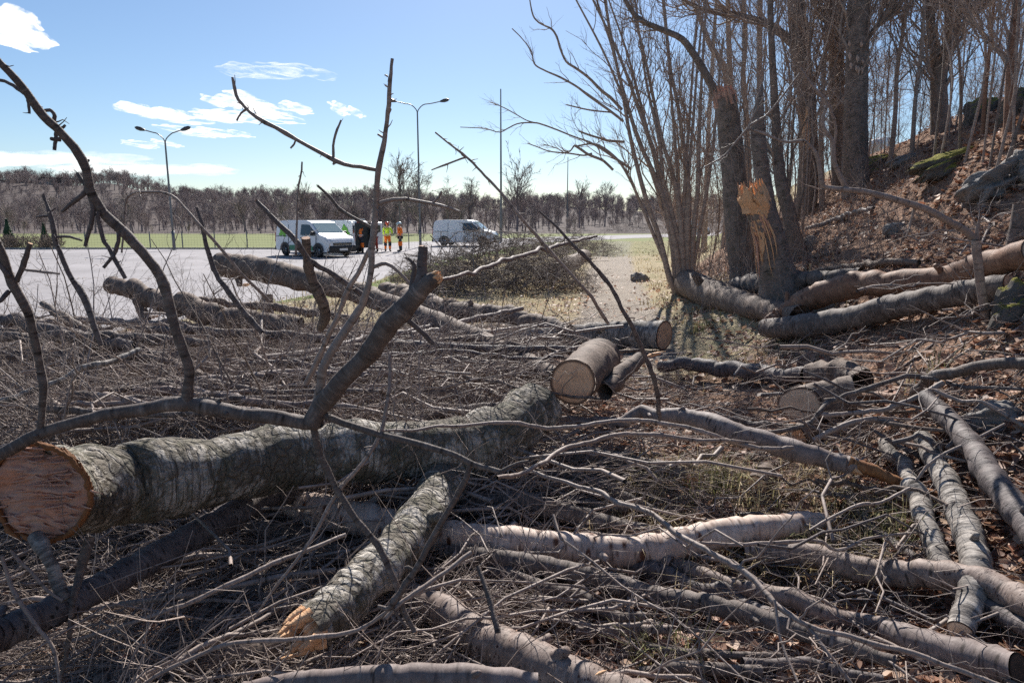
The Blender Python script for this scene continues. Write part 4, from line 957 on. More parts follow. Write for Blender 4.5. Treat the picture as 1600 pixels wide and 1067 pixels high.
for s, v, w_, lab in [('340,568,16,6.2;480,566,20,6.2;620,568,18,6.2', .3, 0, 'brown pole lying level in the middle of the brushwood, upper one'), ('420,588,14,5.9;560,588,18,5.9;720,582,18,6;845,585,16,6.1', .3, 0, 'brown pole lying level left of the round cut log'),
                      ('0,552,14,6.4;150,560,16,6.3;300,556,15,6.4', .3, 0, 'dull brown pole near the left edge below the grey limbs'), ('200,600,10,5.3;330,592,12,5.4;440,600,11,5.3', .3, 0, 'slim brown pole in the middle of the left twigs'),
                      ('600,612,16,5.2;700,618,18,5.2;790,630,14,5.2', .3, 0, 'dark pole behind the biggest trunk'), ('60,585,8,5.6;200,575,9,5.7;380,578,9,5.8;520,560,8,6', .3, 0, 'long thin pole across the left of the pile'),
                      ('640,655,10,4.7;720,640,12,4.8;800,632,12,4.9', .3, 0, 'short grey pole lying above the middle of the biggest trunk'), ('300,470,10,8.4;420,480,12,8.4;560,500,12,8.2', .3, 0, 'brown pole under the long trunk near the post'),
                      ('700,560,10,6.6;780,570,12,6.5;860,572,12,6.4', .3, 0, 'thin pole ending beside the round cut log'), ('230,515,12,7.2;370,520,14,7.2;520,530,14,7;640,545,12,6.8', .3, 0, 'dark pole lying behind the standing branches at the left')]:
    limb('fallen_pole', lab, 'branch', ['brown', 'grey', 'dark'][int(rng.integers(3))], 'd', 6, s, twigs=5, tl=(.2, .7))
tone = {'brown': 'brown', 'grey': 'grey', 'dark': 'dark', 'paletwig': 'pale', 'purple': 'purplish'}
spots_ = ['near the left edge', 'left of the standing branches', 'under the leaning branch', 'behind the oblique branch', 'below the long brown trunk', 'above the biggest trunk', 'left of the round cut log', 'in the middle of the pile']
for q in range(22):
    py = 505+135*((q*.618) % 1); px0 = -40+700*((q*.382+.1) % 1); ln_ = rng.uniform(220, 460); sl_ = rng.uniform(-.09, .10) if q % 4 else rng.uniform(-.35, .3); w_ = rng.uniform(7, 17); m_ = list(tone)[q % 5]
    pts = []
    for k_ in range(5):
        x_ = px0+ln_*k_/4; y_ = py+sl_*ln_*k_/4+rng.uniform(-7, 7); t_ = math.tan(math.atan((y_-533.5)/F)+PITCH); pts.append('%.0f,%.0f,%.1f,%.2f' % (x_, y_, w_*(1-.13*k_), (CAM_Z-.74)/max(t_, .13)))
    zone = 0 if px0 < 40 else 1 if px0 < 150 and py > 570 else 2 if px0 < 230 else 4 if py < 540 else 3 if px0 < 380 else 6 if py < 600 else 5
    limb('fallen_pole', '%s %s pole lying %s, number of side twigs small' % (('thick', 'thin')[w_ < 12], tone[m_], spots_[zone]) if False else '%s %s pole lying across the brushwood %s' % (('thick', 'thin')[w_ < 12], tone[m_], spots_[zone]), 'branch', m_, 'd', 6, ';'.join(pts), twigs=4, tl=(.2, .7), group='poles lying in the brushwood at the left')
# --- right middle logs
limb('textured_log', 'rough-barked log with a cut end at the foot of the sapling clump', 'log', 'brown', 'h', .2, '1066,440,44;1112,459,44;1177,480,36;1250,492,28', 'dn', rough=.08)
limb('stripped_log', 'reddish arched trunk with smooth stripped bark rising to the right edge', 'log', 'red', 'h', .25, '1196,500,8;1218,490,20;1240,480,30;1275,463,38;1336,445,40;1397,442,38;1478,432,36;1539,415,40;1620,392,46', 'nl', rough=.06)
limb('cut_log', 'dark grey log with a small orange cut end below the reddish arched trunk', 'log', 'grey', 'h', .18, '1196,512,28;1234,512,36;1316,500,38;1397,480,38;1478,463,38;1580,447,40', 'pp', rough=.05)
limb('grey_log', 'grey log lying behind the torn stump', 'log', 'grey', 'h', .15, '1149,447,26;1200,445,26;1255,440,24;1348,428,22', 'ln', rough=.05)
limb('thin_log', 'thin brown pole on the leaves above the reddish arched trunk', 'branch', 'brown', 'h', .08, '1275,424,8;1340,416,10;1377,411,10;1437,410,9')
limb('dark_log', 'dark purple log lying level in the right middle, left of the split block', 'log', 'dark', 'h', .14, '1030,572,16;1112,573,22;1194,583,24;1259,585,24', rough=.05)
limb('rotten_log', 'lumpy dark rotten log just behind the split block', 'log', 'brown', 'h', .12, '1262,586,34;1310,584,46;1348,594,38', rough=.16)
limb('split_block', 'short thick block of wood with a pale cut face, right of the middle', 'log', 'brown', 'h', .2, '1250,632,56;1290,626,60;1332,618,58', 'ln', rough=.08, tilt0=(-.42, -1.0, .1))
limb('cut_stub', 'small pale sawn disc end just above the purple branch', 'log', 'brown', 'h', .1, '1247,679,32;1262,672,28;1280,664,22', 'fn')
limb('cut_stub', 'sawn log end facing the camera among grass below the purple branch', 'log', 'brown', 'h', .08, '1183,757,36;1190,747,34;1200,735,28', 'fn')
limb('thin_log', 'thin smooth log lying between the purple branch and the split block', 'branch', 'grey', 'h', .1, '1120,656,10;1190,664,11;1240,667,10')
limb('thin_log', 'light brown log right of the split block, behind the arching branch', 'log', 'red', 'h', .12, '1330,614,13;1370,618,14;1408,621,13', 'nl')
limb('arching_branch', 'thick arching branch coming in from the right edge and hooking down', 'branch', 'grey', 'd', 4.5, '1640,560,18,3.8;1600,565,18,3.9;1537,571,17,4.1;1487,581,16,4.3;1450,592,16,4.5;1432,607,15,4.6;1428,628,15,4.7;1418,655,14,4.8;1400,690,10,4.9', twigs=5)
limb('arching_branch', 'long thin arching branch passing in front of the split block', 'branch', 'grey', 'd', 4.3, '1480,586,5,4.5;1417,590,7,4.5;1350,607,8,4.4;1312,622,8,4.4;1282,642,8,4.3;1267,660,8,4.3;1237,670,8,4.3;1190,676,6,4.4', twigs=3)
limb('red_tipped_branch', 'branch with a raw reddish tip pointing up right beside the arching branch', 'branch', 'paletwig', 'd', 4.3, '1474,598,9,4.3;1437,617,9,4.3;1400,635,8,4.3;1350,643,8,4.3;1300,648,7,4.3;1275,646,6,4.3', 'tn')
limb('arching_branch', 'low arching branch right of the small sawn disc', 'branch', 'paletwig', 'd', 4.2, '1410,664,7,4.2;1385,656,8,4.2;1350,656,9,4.2;1312,667,9,4.2;1270,688,8,4.2', twigs=2)
limb('forked_twig', 'thin pale forked twig over the silvery birch limbs', 'twig', 'paletwig', 'd', 3.6, '1570,662,4,3.7;1512,692,5,3.65;1462,717,5,3.6;1430,752,4,3.6')
limb('thin_branch', 'thin dark branch curving above the dark birch limb at right', 'branch', 'twig', 'd', 4.0, '1460,610,6,4.1;1500,626,6,4.0;1535,628,6,3.9;1575,650,6,3.8;1620,680,6,3.7')
limb('forked_twig', 'thin pale twig rising from the grass to the stripped stick', 'twig', 'paletwig', 'd', 3.3, '1265,828,4,3.2;1337,790,5,3.3;1375,785,5,3.35;1422,762,4,3.45')
limb('dark_branch', 'long dark thin branch above the silvery limbs reaching the right edge', 'branch', 'dark', 'd', 3.9, '1360,670,5,4.2;1437,715,8,4.0;1487,732,9,3.9;1550,755,9,3.8;1620,775,9,3.7')
limb('hooked_branch', 'short grey branch with a bent end on the slope right of the dark log', 'branch', 'purple', 'd', 6.0, '1364,543,7,6.4;1400,533,10,6.3;1425,530,11,6.2;1458,552,11,6.0;1480,573,9,5.8')
limb('fallen_branch_on_slope', 'thin grey branch with white tip lying on the slope behind the torn stump', 'branch', 'paletwig', 'h', .1, '1258,358,5;1300,345,7;1330,335,7;1365,325,5', twigs=4)
limb('mossy_stick', 'grey stick on the leaves below the mossy ridge', 'branch', 'grey', 'h', .08, '1418,262,4;1450,255,6;1480,248,6')
# --- near upright branches
knot = limb('curved_branch', 'smooth grey branch curving over the biggest trunk from the left edge to the knot', 'branch', 'grey', 'd', 2.5,
     '-40,730,17.6,2.35;0,708,17.6,2.38;61,678,18.5,2.42;135,656,19.4,2.45;202,642,19.4,2.48;283,633,22.9,2.5;321,636,22.0,2.5;388,649,20.2,2.5;439,658,20.2,2.5;483,661,22.9,2.5;498,657,24.6,2.5', rough=.05)
sub(knot, 'grey', '498,650,14,2.5;511,650,11,2.5;562,668,12,2.48;602,681,11,2.46;663,693,11,2.43;704,707,10,2.4;737,724,10,2.38;781,737,9,2.36', name='side_branch')
sub(knot, 'grey', '781,737,6,2.36;805,725,5,2.37;826,720,4,2.38', name='side_branch')
fork = limb('oblique_branch', 'thick dark oblique branch with a raw red broken end, rising right from the knot', 'branch', 'grey', 'd', 2.5,
     '487,662,30,2.5;494,645,28,2.5;505,630,28,2.5;535,594,30,2.47;569,560,31,2.45;580,547,32,2.44;607,506,34,2.4;635,479,34,2.38;660,450,28,2.36;683,433,22,2.34', 'nt', rough=.06)
sub(fork, 'dark', '655,455,20,2.36;659,430,17,2.36;660,405,16,2.36;661,386,15,2.36', name='stub', caps='np')
sub(fork, 'dark', '634,498,9,2.38;655,515,8,2.4;677,537,7,2.42', name='stub')
sub(fork, 'dark', '640,470,9,2.38;645,440,8,2.4;648,418,7,2.4;643,408,6,2.4;634,402,5,2.4', name='side_branch')
tall = limb('tall_branch', 'tall thin branch rising high into the sky, with one long arm to the left', 'branch', 'twig', 'd', 2.5,
     '489,655,12,2.52;500,591,12,2.52;514,556,12,2.52;552,495,11,2.52;569,462,11,2.5;580,420,10,2.5;580,391,10,2.5;585,349,10,2.5;588,300,9,2.48;592,265,9,2.46;600,222,8,2.44;606,170,7,2.42;609,130,6,2.4;613,92,5,2.4', rough=.08)
sub(tall, 'twig', '590,266,6,2.46;565,261,6,2.46;540,257,6,2.46;510,243,7,2.46;472,223,6,2.46;439,202,6,2.46;410,186,6,2.46;388,171,5,2.46;376,160,5,2.46;368,148,5,2.46;363,121,4,2.46', name='side_branch')
for s in ['521,248,4;521,225,4;526,205,4;533,188,3', '386,170,4;376,178,3;370,189,3', '462,219,3;459,226,3;454,232,3', '605,212,4;598,214,4;590,210,3', '607,180,3;611,170,3', '443,206,3;447,211,3', '522,250,3;521,258,3', '606,120,3;601,117,2', '590,330,3;583,322,2']:
    sub(tall, 'twig', s, v0=2.46)
sub(tall, 'twig', '584,345,5,2.5;587,325,5,2.5;591,317,5,2.5;624,311,6,2.5;662,316,5,2.5;690,322,5,2.5;718,331,4,2.5', name='side_branch')
sub(tall, 'twig', '676,318,4,2.5;685,309,4,2.5;690,299,3,2.5'); sub(tall, 'twig', '665,316,3,2.5;670,330,3,2.5;674,338,2,2.5'); sub(tall, 'twig', '640,313,3,2.5;636,302,2,2.5')
sub(tall, 'twig', '582,418,6,2.5;595,413,6,2.5;607,413,6,2.5;627,429,5,2.5;641,445,4,2.5', name='side_branch')
limb('parallel_branch', 'thin branch leaning beside the tall thin branch from the brushwood', 'branch', 'twig', 'd', 2.55, '478,600,8,2.6;508,534,8,2.6;530,492,7,2.6;547,454,7,2.6;575,395,8,2.58;582,386,7,2.56', twigs=2, tl=(.05, .15))
down = limb('lower_branch', 'thin branch dropping across the biggest trunk to a raw red tip near the ground', 'branch', 'grey', 'd', 2.5, '489,660,10,2.5;498,708,11,2.5;515,745,11,2.5;542,789,10,2.48;580,843,10,2.45;614,902,10,2.42;633,950,9,2.4;648,987,8,2.38', 'nt')
limb('lower_branch', 'thinner branch hanging past the biggest trunk, its end at the lower left', 'branch', 'twig', 'd', 2.55, '609,555,5,2.7;608,590,6,2.65;606,621,6,2.6;596,671,6,2.55;575,712,6,2.5;535,762,6,2.5;511,796,5,2.5;484,847,5,2.45;430,918,4,2.4;400,960,3,2.4', twigs=5, tl=(.05, .2))
cross = limb('crossing_branch', 'branch crossing the dropping branch low down, from the trunk to the ground', 'branch', 'grey', 'd', 2.35, '735,724,7,2.38;724,756,8,2.38;697,803,9,2.38;670,850,10,2.37;650,891,10,2.37;633,918,9,2.36;623,930,9,2.36;608,947,8,2.36;590,947,6,2.36')
sub(cross, 'grey', '645,890,6,2.37;638,886,6,2.37;632,887,5,2.37', name='stub'); sub(cross, 'grey', '612,945,6,2.36;622,962,5,2.36;634,978,4,2.35')
limb('cut_stick', 'straight stick with a pale cut tip pointing up right over the limb under the trunk', 'branch', 'paletwig', 'd', 2.4, '737,863,8,2.55;681,905,7,2.45;633,936,7,2.38;600,968,6,2.35', 'fn')
limb('grey_stick', 'straight grey stick standing steeply right of the crossed twigs', 'branch', 'grey', 'd', 2.5, '747,885,7,2.6;763,933,8,2.5;778,988,9,2.4')
lb = limb('leaning_branch', 'long branch leaning in from the upper left edge down onto the curved branch', 'branch', 'grey', 'd', 2.45,
     '-20,75,10.2,2.2;0,98,10.2,2.22;37,138,11.0,2.25;67,179,11.9,2.28;94,209,12.8,2.3;132,256,13.6,2.34;142,297,14.4,2.36;162,334,14.4,2.38;189,360,15.3,2.4;219,391,14.4,2.42;247,434,15.3,2.44;262,472,15.3,2.45;278,525,16.1,2.47;291,569,15.3,2.48;293,605,16.1,2.5;292,634,18.7,2.5', rough=.09)
for s in ['38,146,7;25,137,6;10,128,5;-10,124,5', '41,150,5;44,160,5;46,178,4', '84,194,6;85,180,6;79,173,6;70,173,5', '90,205,6;97,200,5;102,196,4', '88,203,6;87,217,6;85,235,5', '95,218,7;88,218,7;80,217,6', '138,292,7;130,285,7;124,276,6;121,270,5',
          '137,290,8;132,302,8;112,318,7;97,331,5', '140,295,8;143,312,8;146,330,7;141,355,7;133,385,5', '187,362,6;184,380,6;178,398,5;162,418,5', '155,330,6;153,345,6;162,375,7;172,390,7;184,412,7;196,435,6', '132,258,5;138,252,4;138,249,3']:
    sub(lb, 'dark', s, v0=2.36)
uv_ = limb('standing_branch', 'thin standing branch at the left edge with a forked top', 'branch', 'grey', 'd', 2.4, '-8,372,11,2.3;0,388,12,2.3;22,441,14,2.33;44,484,13,2.36;56,537,12,2.38;64,580,12,2.4;67,610,11,2.4;64,662,10,2.42;60,684,9,2.42')
sub(uv_, 'grey', '26,440,8,2.33;37,412,8,2.33;47,382,7,2.33', caps='nf'); sub(uv_, 'dark', '20,437,8,2.33;8,425,7,2.3;-10,400,7,2.3'); sub(uv_, 'dark', '14,455,7,2.33;0,470,7,2.3;-12,480,7,2.3'); sub(uv_, 'twig', '36,421,4,2.33;60,424,4,2.33;93,428,3,2.33')
sv = limb('slim_branch', 'slim dark branch with bare tip standing in front of the far hill at the left', 'branch', 'dark', 'd', 3.2, '68,303,3,3.2;73,322,5,3.2;80,345,7,3.2;88,378,7,3.2;91,387,7,3.2;109,431,8,3.2;131,466,9,3.2;147,508,9,3.2;158,540,8,3.2')
for s in ['78,337,4;67,338,4;57,339,3', '80,330,3;86,326,2', '88,370,4;107,370,4;128,376,3', '73,322,2;66,306,2']: sub(sv, 'dark', s, v0=3.2)
limb('slim_branch', 'slim dark branch standing left of the vans, tip at the height of the treetops', 'branch', 'dark', 'd', 3.6, '307,324,4,3.6;316,352,6,3.6;322,381,7,3.6;337,425,8,3.6;353,450,9,3.6;384,491,9,3.6;410,520,8,3.6', twigs=5, tl=(.08, .3))
limb('slim_branch', 'dark branch slanting down in front of the first van', 'branch', 'dark', 'd', 3.4, '401,314,6,3.4;426,341,8,3.4;451,366,9,3.4;467,388,9,3.4;489,408,8,3.45;536,438,8,3.5;580,470,7,3.6', 'pn', twigs=3, tl=(.05, .2))
limb('cut_stub', 'upright thick stub with a pale sawn top in front of the first van', 'branch', 'brown', 'd', 3.8, '478,373,13,3.7;481,410,14,3.75;489,440,15,3.8;503,470,17,3.85;508,492,17,3.9;500,515,12,3.95', 'pn', rough=.08)
ar = limb('arched_twig', 'pale arched twig bowed before the far hill left of the lamp post', 'twig', 'paletwig', 'd', 3.0, '190,395,3,3;194,340,3,3;202,306,4,3;236,300,4,3;270,307,4,3;294,331,4,3;317,358,5,3;345,388,5,3.05;380,430,5,3.1;420,470,5,3.2', twigs=3, tl=(.05, .15))
limb('wavy_twig', 'thin wavy upright twig over the first van reaching into the sky', 'twig', 'twig', 'd', 3.2, '472,253,2.5,3.2;471,270,3,3.2;467,290,3,3.2;465,321,3,3.2;464,350,3,3.2;462,400,4,3.2', twigs=2, tl=(.02, .06))
limb('thin_branch', 'thin bare branch slanting across the second van', 'branch', 'grey', 'd', 3.3, '496,290,4,3.3;515,307,4,3.3;530,325,5,3.3;550,337,5,3.3;569,348,5,3.3;590,362,5,3.3', 'pn')
limb('diagonal_twig', 'long thin diagonal twig from the sky beside the lamp post down over the brush heap', 'twig', 'twig', 'd', 2.8, '680,207,2.5,2.8;705,227,3,2.8;730,246,3.5,2.8;755,272,4,2.8;781,300,4,2.8;812,338,5,2.8;842,372,5,2.85;875,410,5,2.9;910,450,5,2.95;950,505,5,3.1')
limb('diagonal_twig', 'short twig stub beside the long diagonal twig, pointing lower left', 'twig', 'twig', 'd', 2.8, '728,246,3,2.8;700,256,3,2.8;674,266,2,2.8')
limb('diagonal_twig', 'bent dark branch hanging in front of the gravel path down to the purple branch', 'twig', 'dark', 'd', 3.3, '842,330,3,3.2;870,355,4,3.2;897,385,5,3.2;925,412,6,3.25;950,442,6,3.3;972,485,6,3.35;990,515,7,3.4;1011,564,7,3.5;1027,613,7,3.6;1031,656,6,3.7', twigs=4, tl=(.1, .3))
limb('long_pole', 'long straight pole slanting from the raw red broken end over the brush heap', 'branch', 'purple', 'd', 3.5, '690,437,6,2.5;720,430,6,2.7;800,404,6,3.6;860,387,6,4.6;905,375,5,5.6;932,369,4,6.4')
limb('white_branch', 'white peeling birch stub hanging under the torn end of the biggest trunk', 'branch', 'birch', 'd', 2.4, '56,838,22,2.55;68,860,22,2.5;78,885,20,2.48;83,905,18,2.47;95,925,16,2.45;103,937,12,2.44', rough=.14)
limb('white_twig', 'thin white twig curving down to the broken birch stub', 'twig', 'paletwig', 'd', 2.4, '17,860,4,2.42;32,878,5,2.42;48,893,5,2.42;73,922,5,2.42;98,938,4,2.42')
limb('white_twig', 'longest thin white twig at the lower left edge', 'twig', 'paletwig', 'd', 2.3, '3,868,5,2.35;12,900,5,2.34;22,925,6,2.33;51,970,6,2.31;73,998,6,2.3;88,1030,5,2.28;93,1075,4,2.25', twigs=3, tl=(.03, .1))
limb('broken_stick', 'brown broken stick standing beside the dark smooth limb at lower left', 'branch', 'brown', 'd', 2.5, '140,840,15,2.7;132,870,14,2.65;124,900,12,2.6;115,936,9,2.5;110,980,7,2.45;102,1030,6,2.4;90,1075,5,2.35')
limb('long_twig', 'long straight twig rising right in the dark lower left corner', 'twig', 'twig', 'd', 2.6, '100,1005,6,2.5;197,975,6,2.6;281,947,7,2.65;366,908,7,2.75;450,871,7,2.9;540,835,6,3.1')
limb('long_twig', 'curved twig sweeping along the bottom left to the crossed twigs', 'twig', 'twig', 'd', 2.35, '215,1075,7,2.25;281,1034,7,2.3;337,1012,7,2.33;400,1000,7,2.35;484,998,7,2.36;540,989,7,2.36;580,973,6,2.37;640,930,6,2.4;720,905,5,2.5')

# bark chips and splinters of raw wood
for px, py, w_, L, lab in [(455, 1025, 8, .09, 'red-orange splinter lying below the torn end of the propping limb'), (548, 884, 7, .05, 'orange chip of wood on the left side of the propping limb'), (1025, 553, 9, .22, 'orange splinter of wood beside the cut end of the birch log'),
                        (940, 1050, 7, .05, 'small orange wood chip at the bottom edge'), (232, 497, 9, .3, 'raw orange torn wood under the hooked stub'), (385, 445, 8, .2, 'small raw orange scrap of wood by the wooden post')]:
    c = hit(px, py, .25 if py > 600 else .45); a = rng.uniform(-.6, .6); d_ = np.array((math.cos(a), math.sin(a), .25)); r0 = wide(px, py, c[1], w_)/2
    b = Bag(); b.tubes([[c-d_*L*.5, c-d_*L*.2, c+d_*L*.15, c+d_*L*.5]], [[r0*.3, r0, r0*.8, r0*.15]], 6)
    V_ = b.V[0]; V_[:, 2] = c[2]+(V_[:, 2]-c[2])*.7
    o = link('wood_splinter', b.mesh('wood_splinter', c), MC['tornlight'], loc=c); tag(o, lab, 'splinter')
# wooden post carrying the long trunk
c = at(416, 440, 10.35); gz = float(ground(c[0], c[1]))
b = Bag(); b.tubes([[(0, 0, -.1), (0, 0, .3), (0, 0, c[2]-gz-.2)]], np.full((1, 3), .085), 14); o = link('wooden_post', b.mesh('wooden_post'), MG['post'], loc=(c[0], c[1], gz)); tag(o, 'short weathered wooden post under the long brown trunk by the car park', 'post')
# ---------------------------------------------------------------- standing trees of the wooded bank
def stem(root, off, mat, s, d, name='trunk', lean=0.0, k=12):
    q = parse(s, d); n0 = q[0][1]
    dd = [d+lean*(n0-a[1])/400 for a in q]
    P = np.array([at(a[0], a[1], e) for a, e in zip(q, dd)]); R = np.array([wide(a[0], a[1], e, a[2])/2 for a, e in zip(q, dd)])
    n = int(np.clip(len(q)*4, 10, 44)); C = catmull(P, n); r = np.interp(np.linspace(0, len(P)-1, n), np.arange(len(P)), R)
    C = C+rng.normal(size=C.shape)*(r*.02)[:, None]
    if name == 'trunk': C[0, 2] -= .12
    V, Q, tc = tubes(C[None], r[None], k)
    if k > 14:
        th = np.arange(k)*2*PI/k; Vr = V.reshape(n, k, 3); f = 1+.05*fbm(np.arange(n)[:, None]*.13+np.cos(th)*1.6, np.sin(th)*1.6+0*np.arange(n)[:, None], 3, 6)
        V = (C[:, None]+(Vr-C[:, None])*f[..., None]).reshape(-1, 3)
    b = Bag(); b.add(V, Q, tc); o = link(name, b.mesh(name, off), MB[mat], root)
    return o, C, r
def crown(root, off, src, n1=14, l1=(.6, 1.8), n2=7, l2=(.25, .8), n3=4, l3=(.1, .35), mat='sapling', tr=(.35, .98), up=.3, rm=.0045, name='crown'):
    b = Bag()
    for C, r in src:
        P1, R1 = sprout(C[None], r[None], n1, l1, (.3, .95), tr, 7, up, .14, .42, rm); b.tubes(P1, R1, 4)
        P2, R2 = sprout(P1, R1, n2, l2, (.3, 1.0), (.15, .98), 5, up*.7, .16, .6, rm*.8); b.tubes(P2, R2, 3)
        if n3:
            P3, R3 = sprout(P2, R2, n3, l3, (.3, 1.0), (.2, .98), 4, up*.5, .2, .7, rm*.6); b.tubes(P3, R3, 3)
    link(name, b.mesh(name, off), MB[mat], root)
def btree(name, label, mat, stems, d=None, cat='tree', group=None, cr=True, lean=0, k=12, cm='sapling', **kw):
    s0 = stems[0].split(';')[0].split(','); h = hit(float(s0[0]), float(s0[1]))
    if d is None: d = float(h[1])
    base = at(float(s0[0]), float(s0[1]), d)
    root = empty(name, tuple(base), 0, label, cat, group); src = []
    for i, s in enumerate(stems):
        o, C, r = stem(root, base, mat, s, d+(0 if i == 0 else rng.uniform(-.25, .25)*0), 'trunk' if i == 0 else 'limb', lean, k if i == 0 else 10); src.append((C, r))
    if cr: crown(root, base, src, mat=cm, **kw)
    return root, base, src, d
def shards(root, off, C, r, mat, m=22, sc_=1.0, name='torn_top'):
    ax = unit(C[-1]-C[-2]); a1 = unit(np.cross(ax, (0, 1, 0))); a2 = np.cross(ax, a1); b = Bag()
    for q in range(m):
        a = rng.uniform(0, 6.28); f = math.sqrt(rng.uniform(0, .9)); p = C[-1]+(a1*math.cos(a)+a2*math.sin(a))*r[-1]*f; L = r[-1]*rng.uniform(.5, 2.0)*sc_
        d_ = unit(ax+rng.normal(size=3)*.1); b.tubes([[p-ax*r[-1]*.8, p+d_*L*.4, p+d_*L]], [[r[-1]*.28, r[-1]*.2, r[-1]*.02]], 5)
    link(name, b.mesh(name, off), mat, root)
# the torn stump with the orange wound
root, off, src, d = btree('torn_stump', 'leaning snapped stump with a bright orange torn top beside the reddish arched trunk', 'trunk',
    ['1226,476,80;1219,445,62;1211,410,51;1204,375,46;1196,348,44;1188,328,43;1181,314,40'], cat='stump', cr=False, k=28, lean=-.15)
C_, r_ = src[0]
g = Bag(); nu, nv = 26, 40
U, W_ = np.meshgrid(np.linspace(-1, 1, nu), np.linspace(0, 1, nv))
ii = np.interp(W_, [0, 1], [.35, 1.0])*(len(C_)-1)
Cx = np.stack([np.interp(ii, np.arange(len(C_)), C_[:, q]) for q in range(3)], -1); rx = np.interp(ii, np.arange(len(C_)), r_)
half = np.interp(W_, [0, .25, .5, .75, 1], [.05, .2, .5, .9, 1.2])*(1+.30*fbm(W_*6, np.sign(U)*3+0*W_, 3, 90)); an = R_(212)+U*half*R_(62)+.12*fbm(W_*3, U*2, 2, 3)
rr = rx*(1.03+.10*np.abs(fbm(U*half*7, W_*2.2, 3, 71))+.30*sstep((W_-.6)/.4))
Pw = Cx+np.stack([np.cos(an)*rr, np.sin(an)*rr, .10*sstep((W_-.8)/.2)*(1+fbm(U*5, U*0+3, 3, 44))], -1)
i0 = (np.arange(nv-1)[:, None]*nu+np.arange(nu-1)[None]).ravel(); Qw = np.stack([i0, i0+1, i0+nu+1, i0+nu], 1)
g.add(Pw.reshape(-1, 3), Qw, np.stack([W_*.6, U*half*.3, 0*U], -1).reshape(-1, 3))
wo_ = link('torn_wound', g.mesh('torn_wound', off), MC['tornlight'], root); sm = wo_.modifiers.new('thick', 'SOLIDIFY'); sm.thickness = .015; sm.offset = -1
shards(root, off, C_, r_, MC['tornlight'], 44, .85)
for q in range(16):       # long fibres torn down the side
    t0 = rng.uniform(.55, .95); t1 = t0-rng.uniform(.15, .5); aq = R_(212)+rng.uniform(-.9, .9); pp = []
    for t in np.linspace(t0, max(t1, .2), 5):
        ix = t*(len(C_)-1); cc = np.array([np.interp(ix, np.arange(len(C_)), C_[:, j]) for j in range(3)]); ra = np.interp(ix, np.arange(len(C_)), r_)
        pp.append(cc+np.array((math.cos(aq), math.sin(aq), 0))*ra*(1.04+.10*(t-t1))); aq += rng.uniform(-.05, .05)
    b = Bag(); w0 = rng.uniform(.006, .022); b.tubes([pp], [np.array([.3, 1, .9, .6, .1])*w0], 5); link('wood_fibre', b.mesh('wood_fibre', off), MC['tornlight' if q % 3 else 'torn'], root)
root, off, src, d2 = btree('splintered_trunk', 'narrow dark trunk right behind the torn stump, ending in a splintered spike', 'trunk',
    ['1226,425,34;1214,385,29;1203,340,26;1194,290,24;1187,240,23;1184,205,22;1185,175,17;1188,150,10;1190,132,3'], d=d+1.5, cat='snag', cr=False, k=20)
# broken-off trunk with reddish splintered top
root, off, src, d = btree('broken_tree', 'thick grey broken trunk with a pinkish splintered flat top behind the sapling clump', 'trunk',
    ['1162,425,42;1156,380,40;1150,330,38;1146,270,37;1142,220,36;1137,180,34;1132,152,33', '1126,158,14;1110,130,13;1095,103,12;1075,72,11;1060,58,10;1030,45,9;1003,33,8;985,15,7;965,-25,6'], cat='snag', k=20, n1=10, l1=(.4, 1.6), n2=6, n3=3, tr=(.55, .98))
shards(root, off, src[0][0], src[0][1], MC['torn'], 26, .7)
root, off, src, d = btree('leaning_tree', 'dark trunk leaning up behind the torn stump, a long dark limb reaching left from it', 'trunk', ['1248,398,28;1240,370,24;1232,330,21;1221,290,19;1216,250,17;1213,200,14;1210,150,12;1206,80,10;1203,0,9;1200,-80,7'], n1=18, k=16)
BIGS = [('tall_tree', 'tall trunk with pale torn strip on its side, left of the big trunk pair', ['1256,336,34.2;1262,300,30.6;1264,250,28.8;1262,200,27.9;1260,150,27.0;1254,100,27.0;1248,60,27.9;1244,0,27.0;1240,-70,24.3;1236,-160,19.8', '1240,70,14.4;1225,56,13.5;1205,42,12.6;1187,34,11.7;1165,28,10.8;1147,23,9.9;1115,19,8.1;1085,10,6.3;1060,-4,4.5', '1262,150,9.0;1275,120,8.1;1290,80,7.2;1297,40,6.3;1303,-20,5.4']),
        ('tall_tree', 'slimmer left one of the pair of big straight trunks', ['1316,284,28.8;1312,240,25.2;1308,180,23.4;1307,120,22.5;1307,60,22.5;1309,0,22.5;1311,-70,19.8;1314,-160,16.2', '1305,60,7.2;1290,35,6.3;1282,0,5.4;1276,-40,4.5']),
        ('tall_tree', 'thickest of the standing trunks, dark and straight, with pale bark patches high up', ['1338,298,41.4;1337,260,36.9;1337,200,35.1;1338,140,33.3;1340,80,32.4;1342,30,32.4;1343,-20,30.6;1346,-90,27.0;1350,-160,22.5', '1356,60,8.1;1372,40,7.2;1392,25,6.3;1420,-10,5.4']),
        ('forked_tree', 'forked dark tree higher on the bank at the right', ['1472,202,30.6;1468,165,24.3;1467,130,22.5;1468,100,25.2;1468,85,27.0', '1463,85,16.2;1455,50,13.5;1453,20,12.6;1452,-20,10.8;1448,-90,8.1', '1474,85,18.0;1484,60,15.3;1492,35,13.5;1500,10,12.6;1510,-40,9.9', '1480,75,10.8;1500,45,9.9;1515,25,9.0;1530,-10,7.2'])]
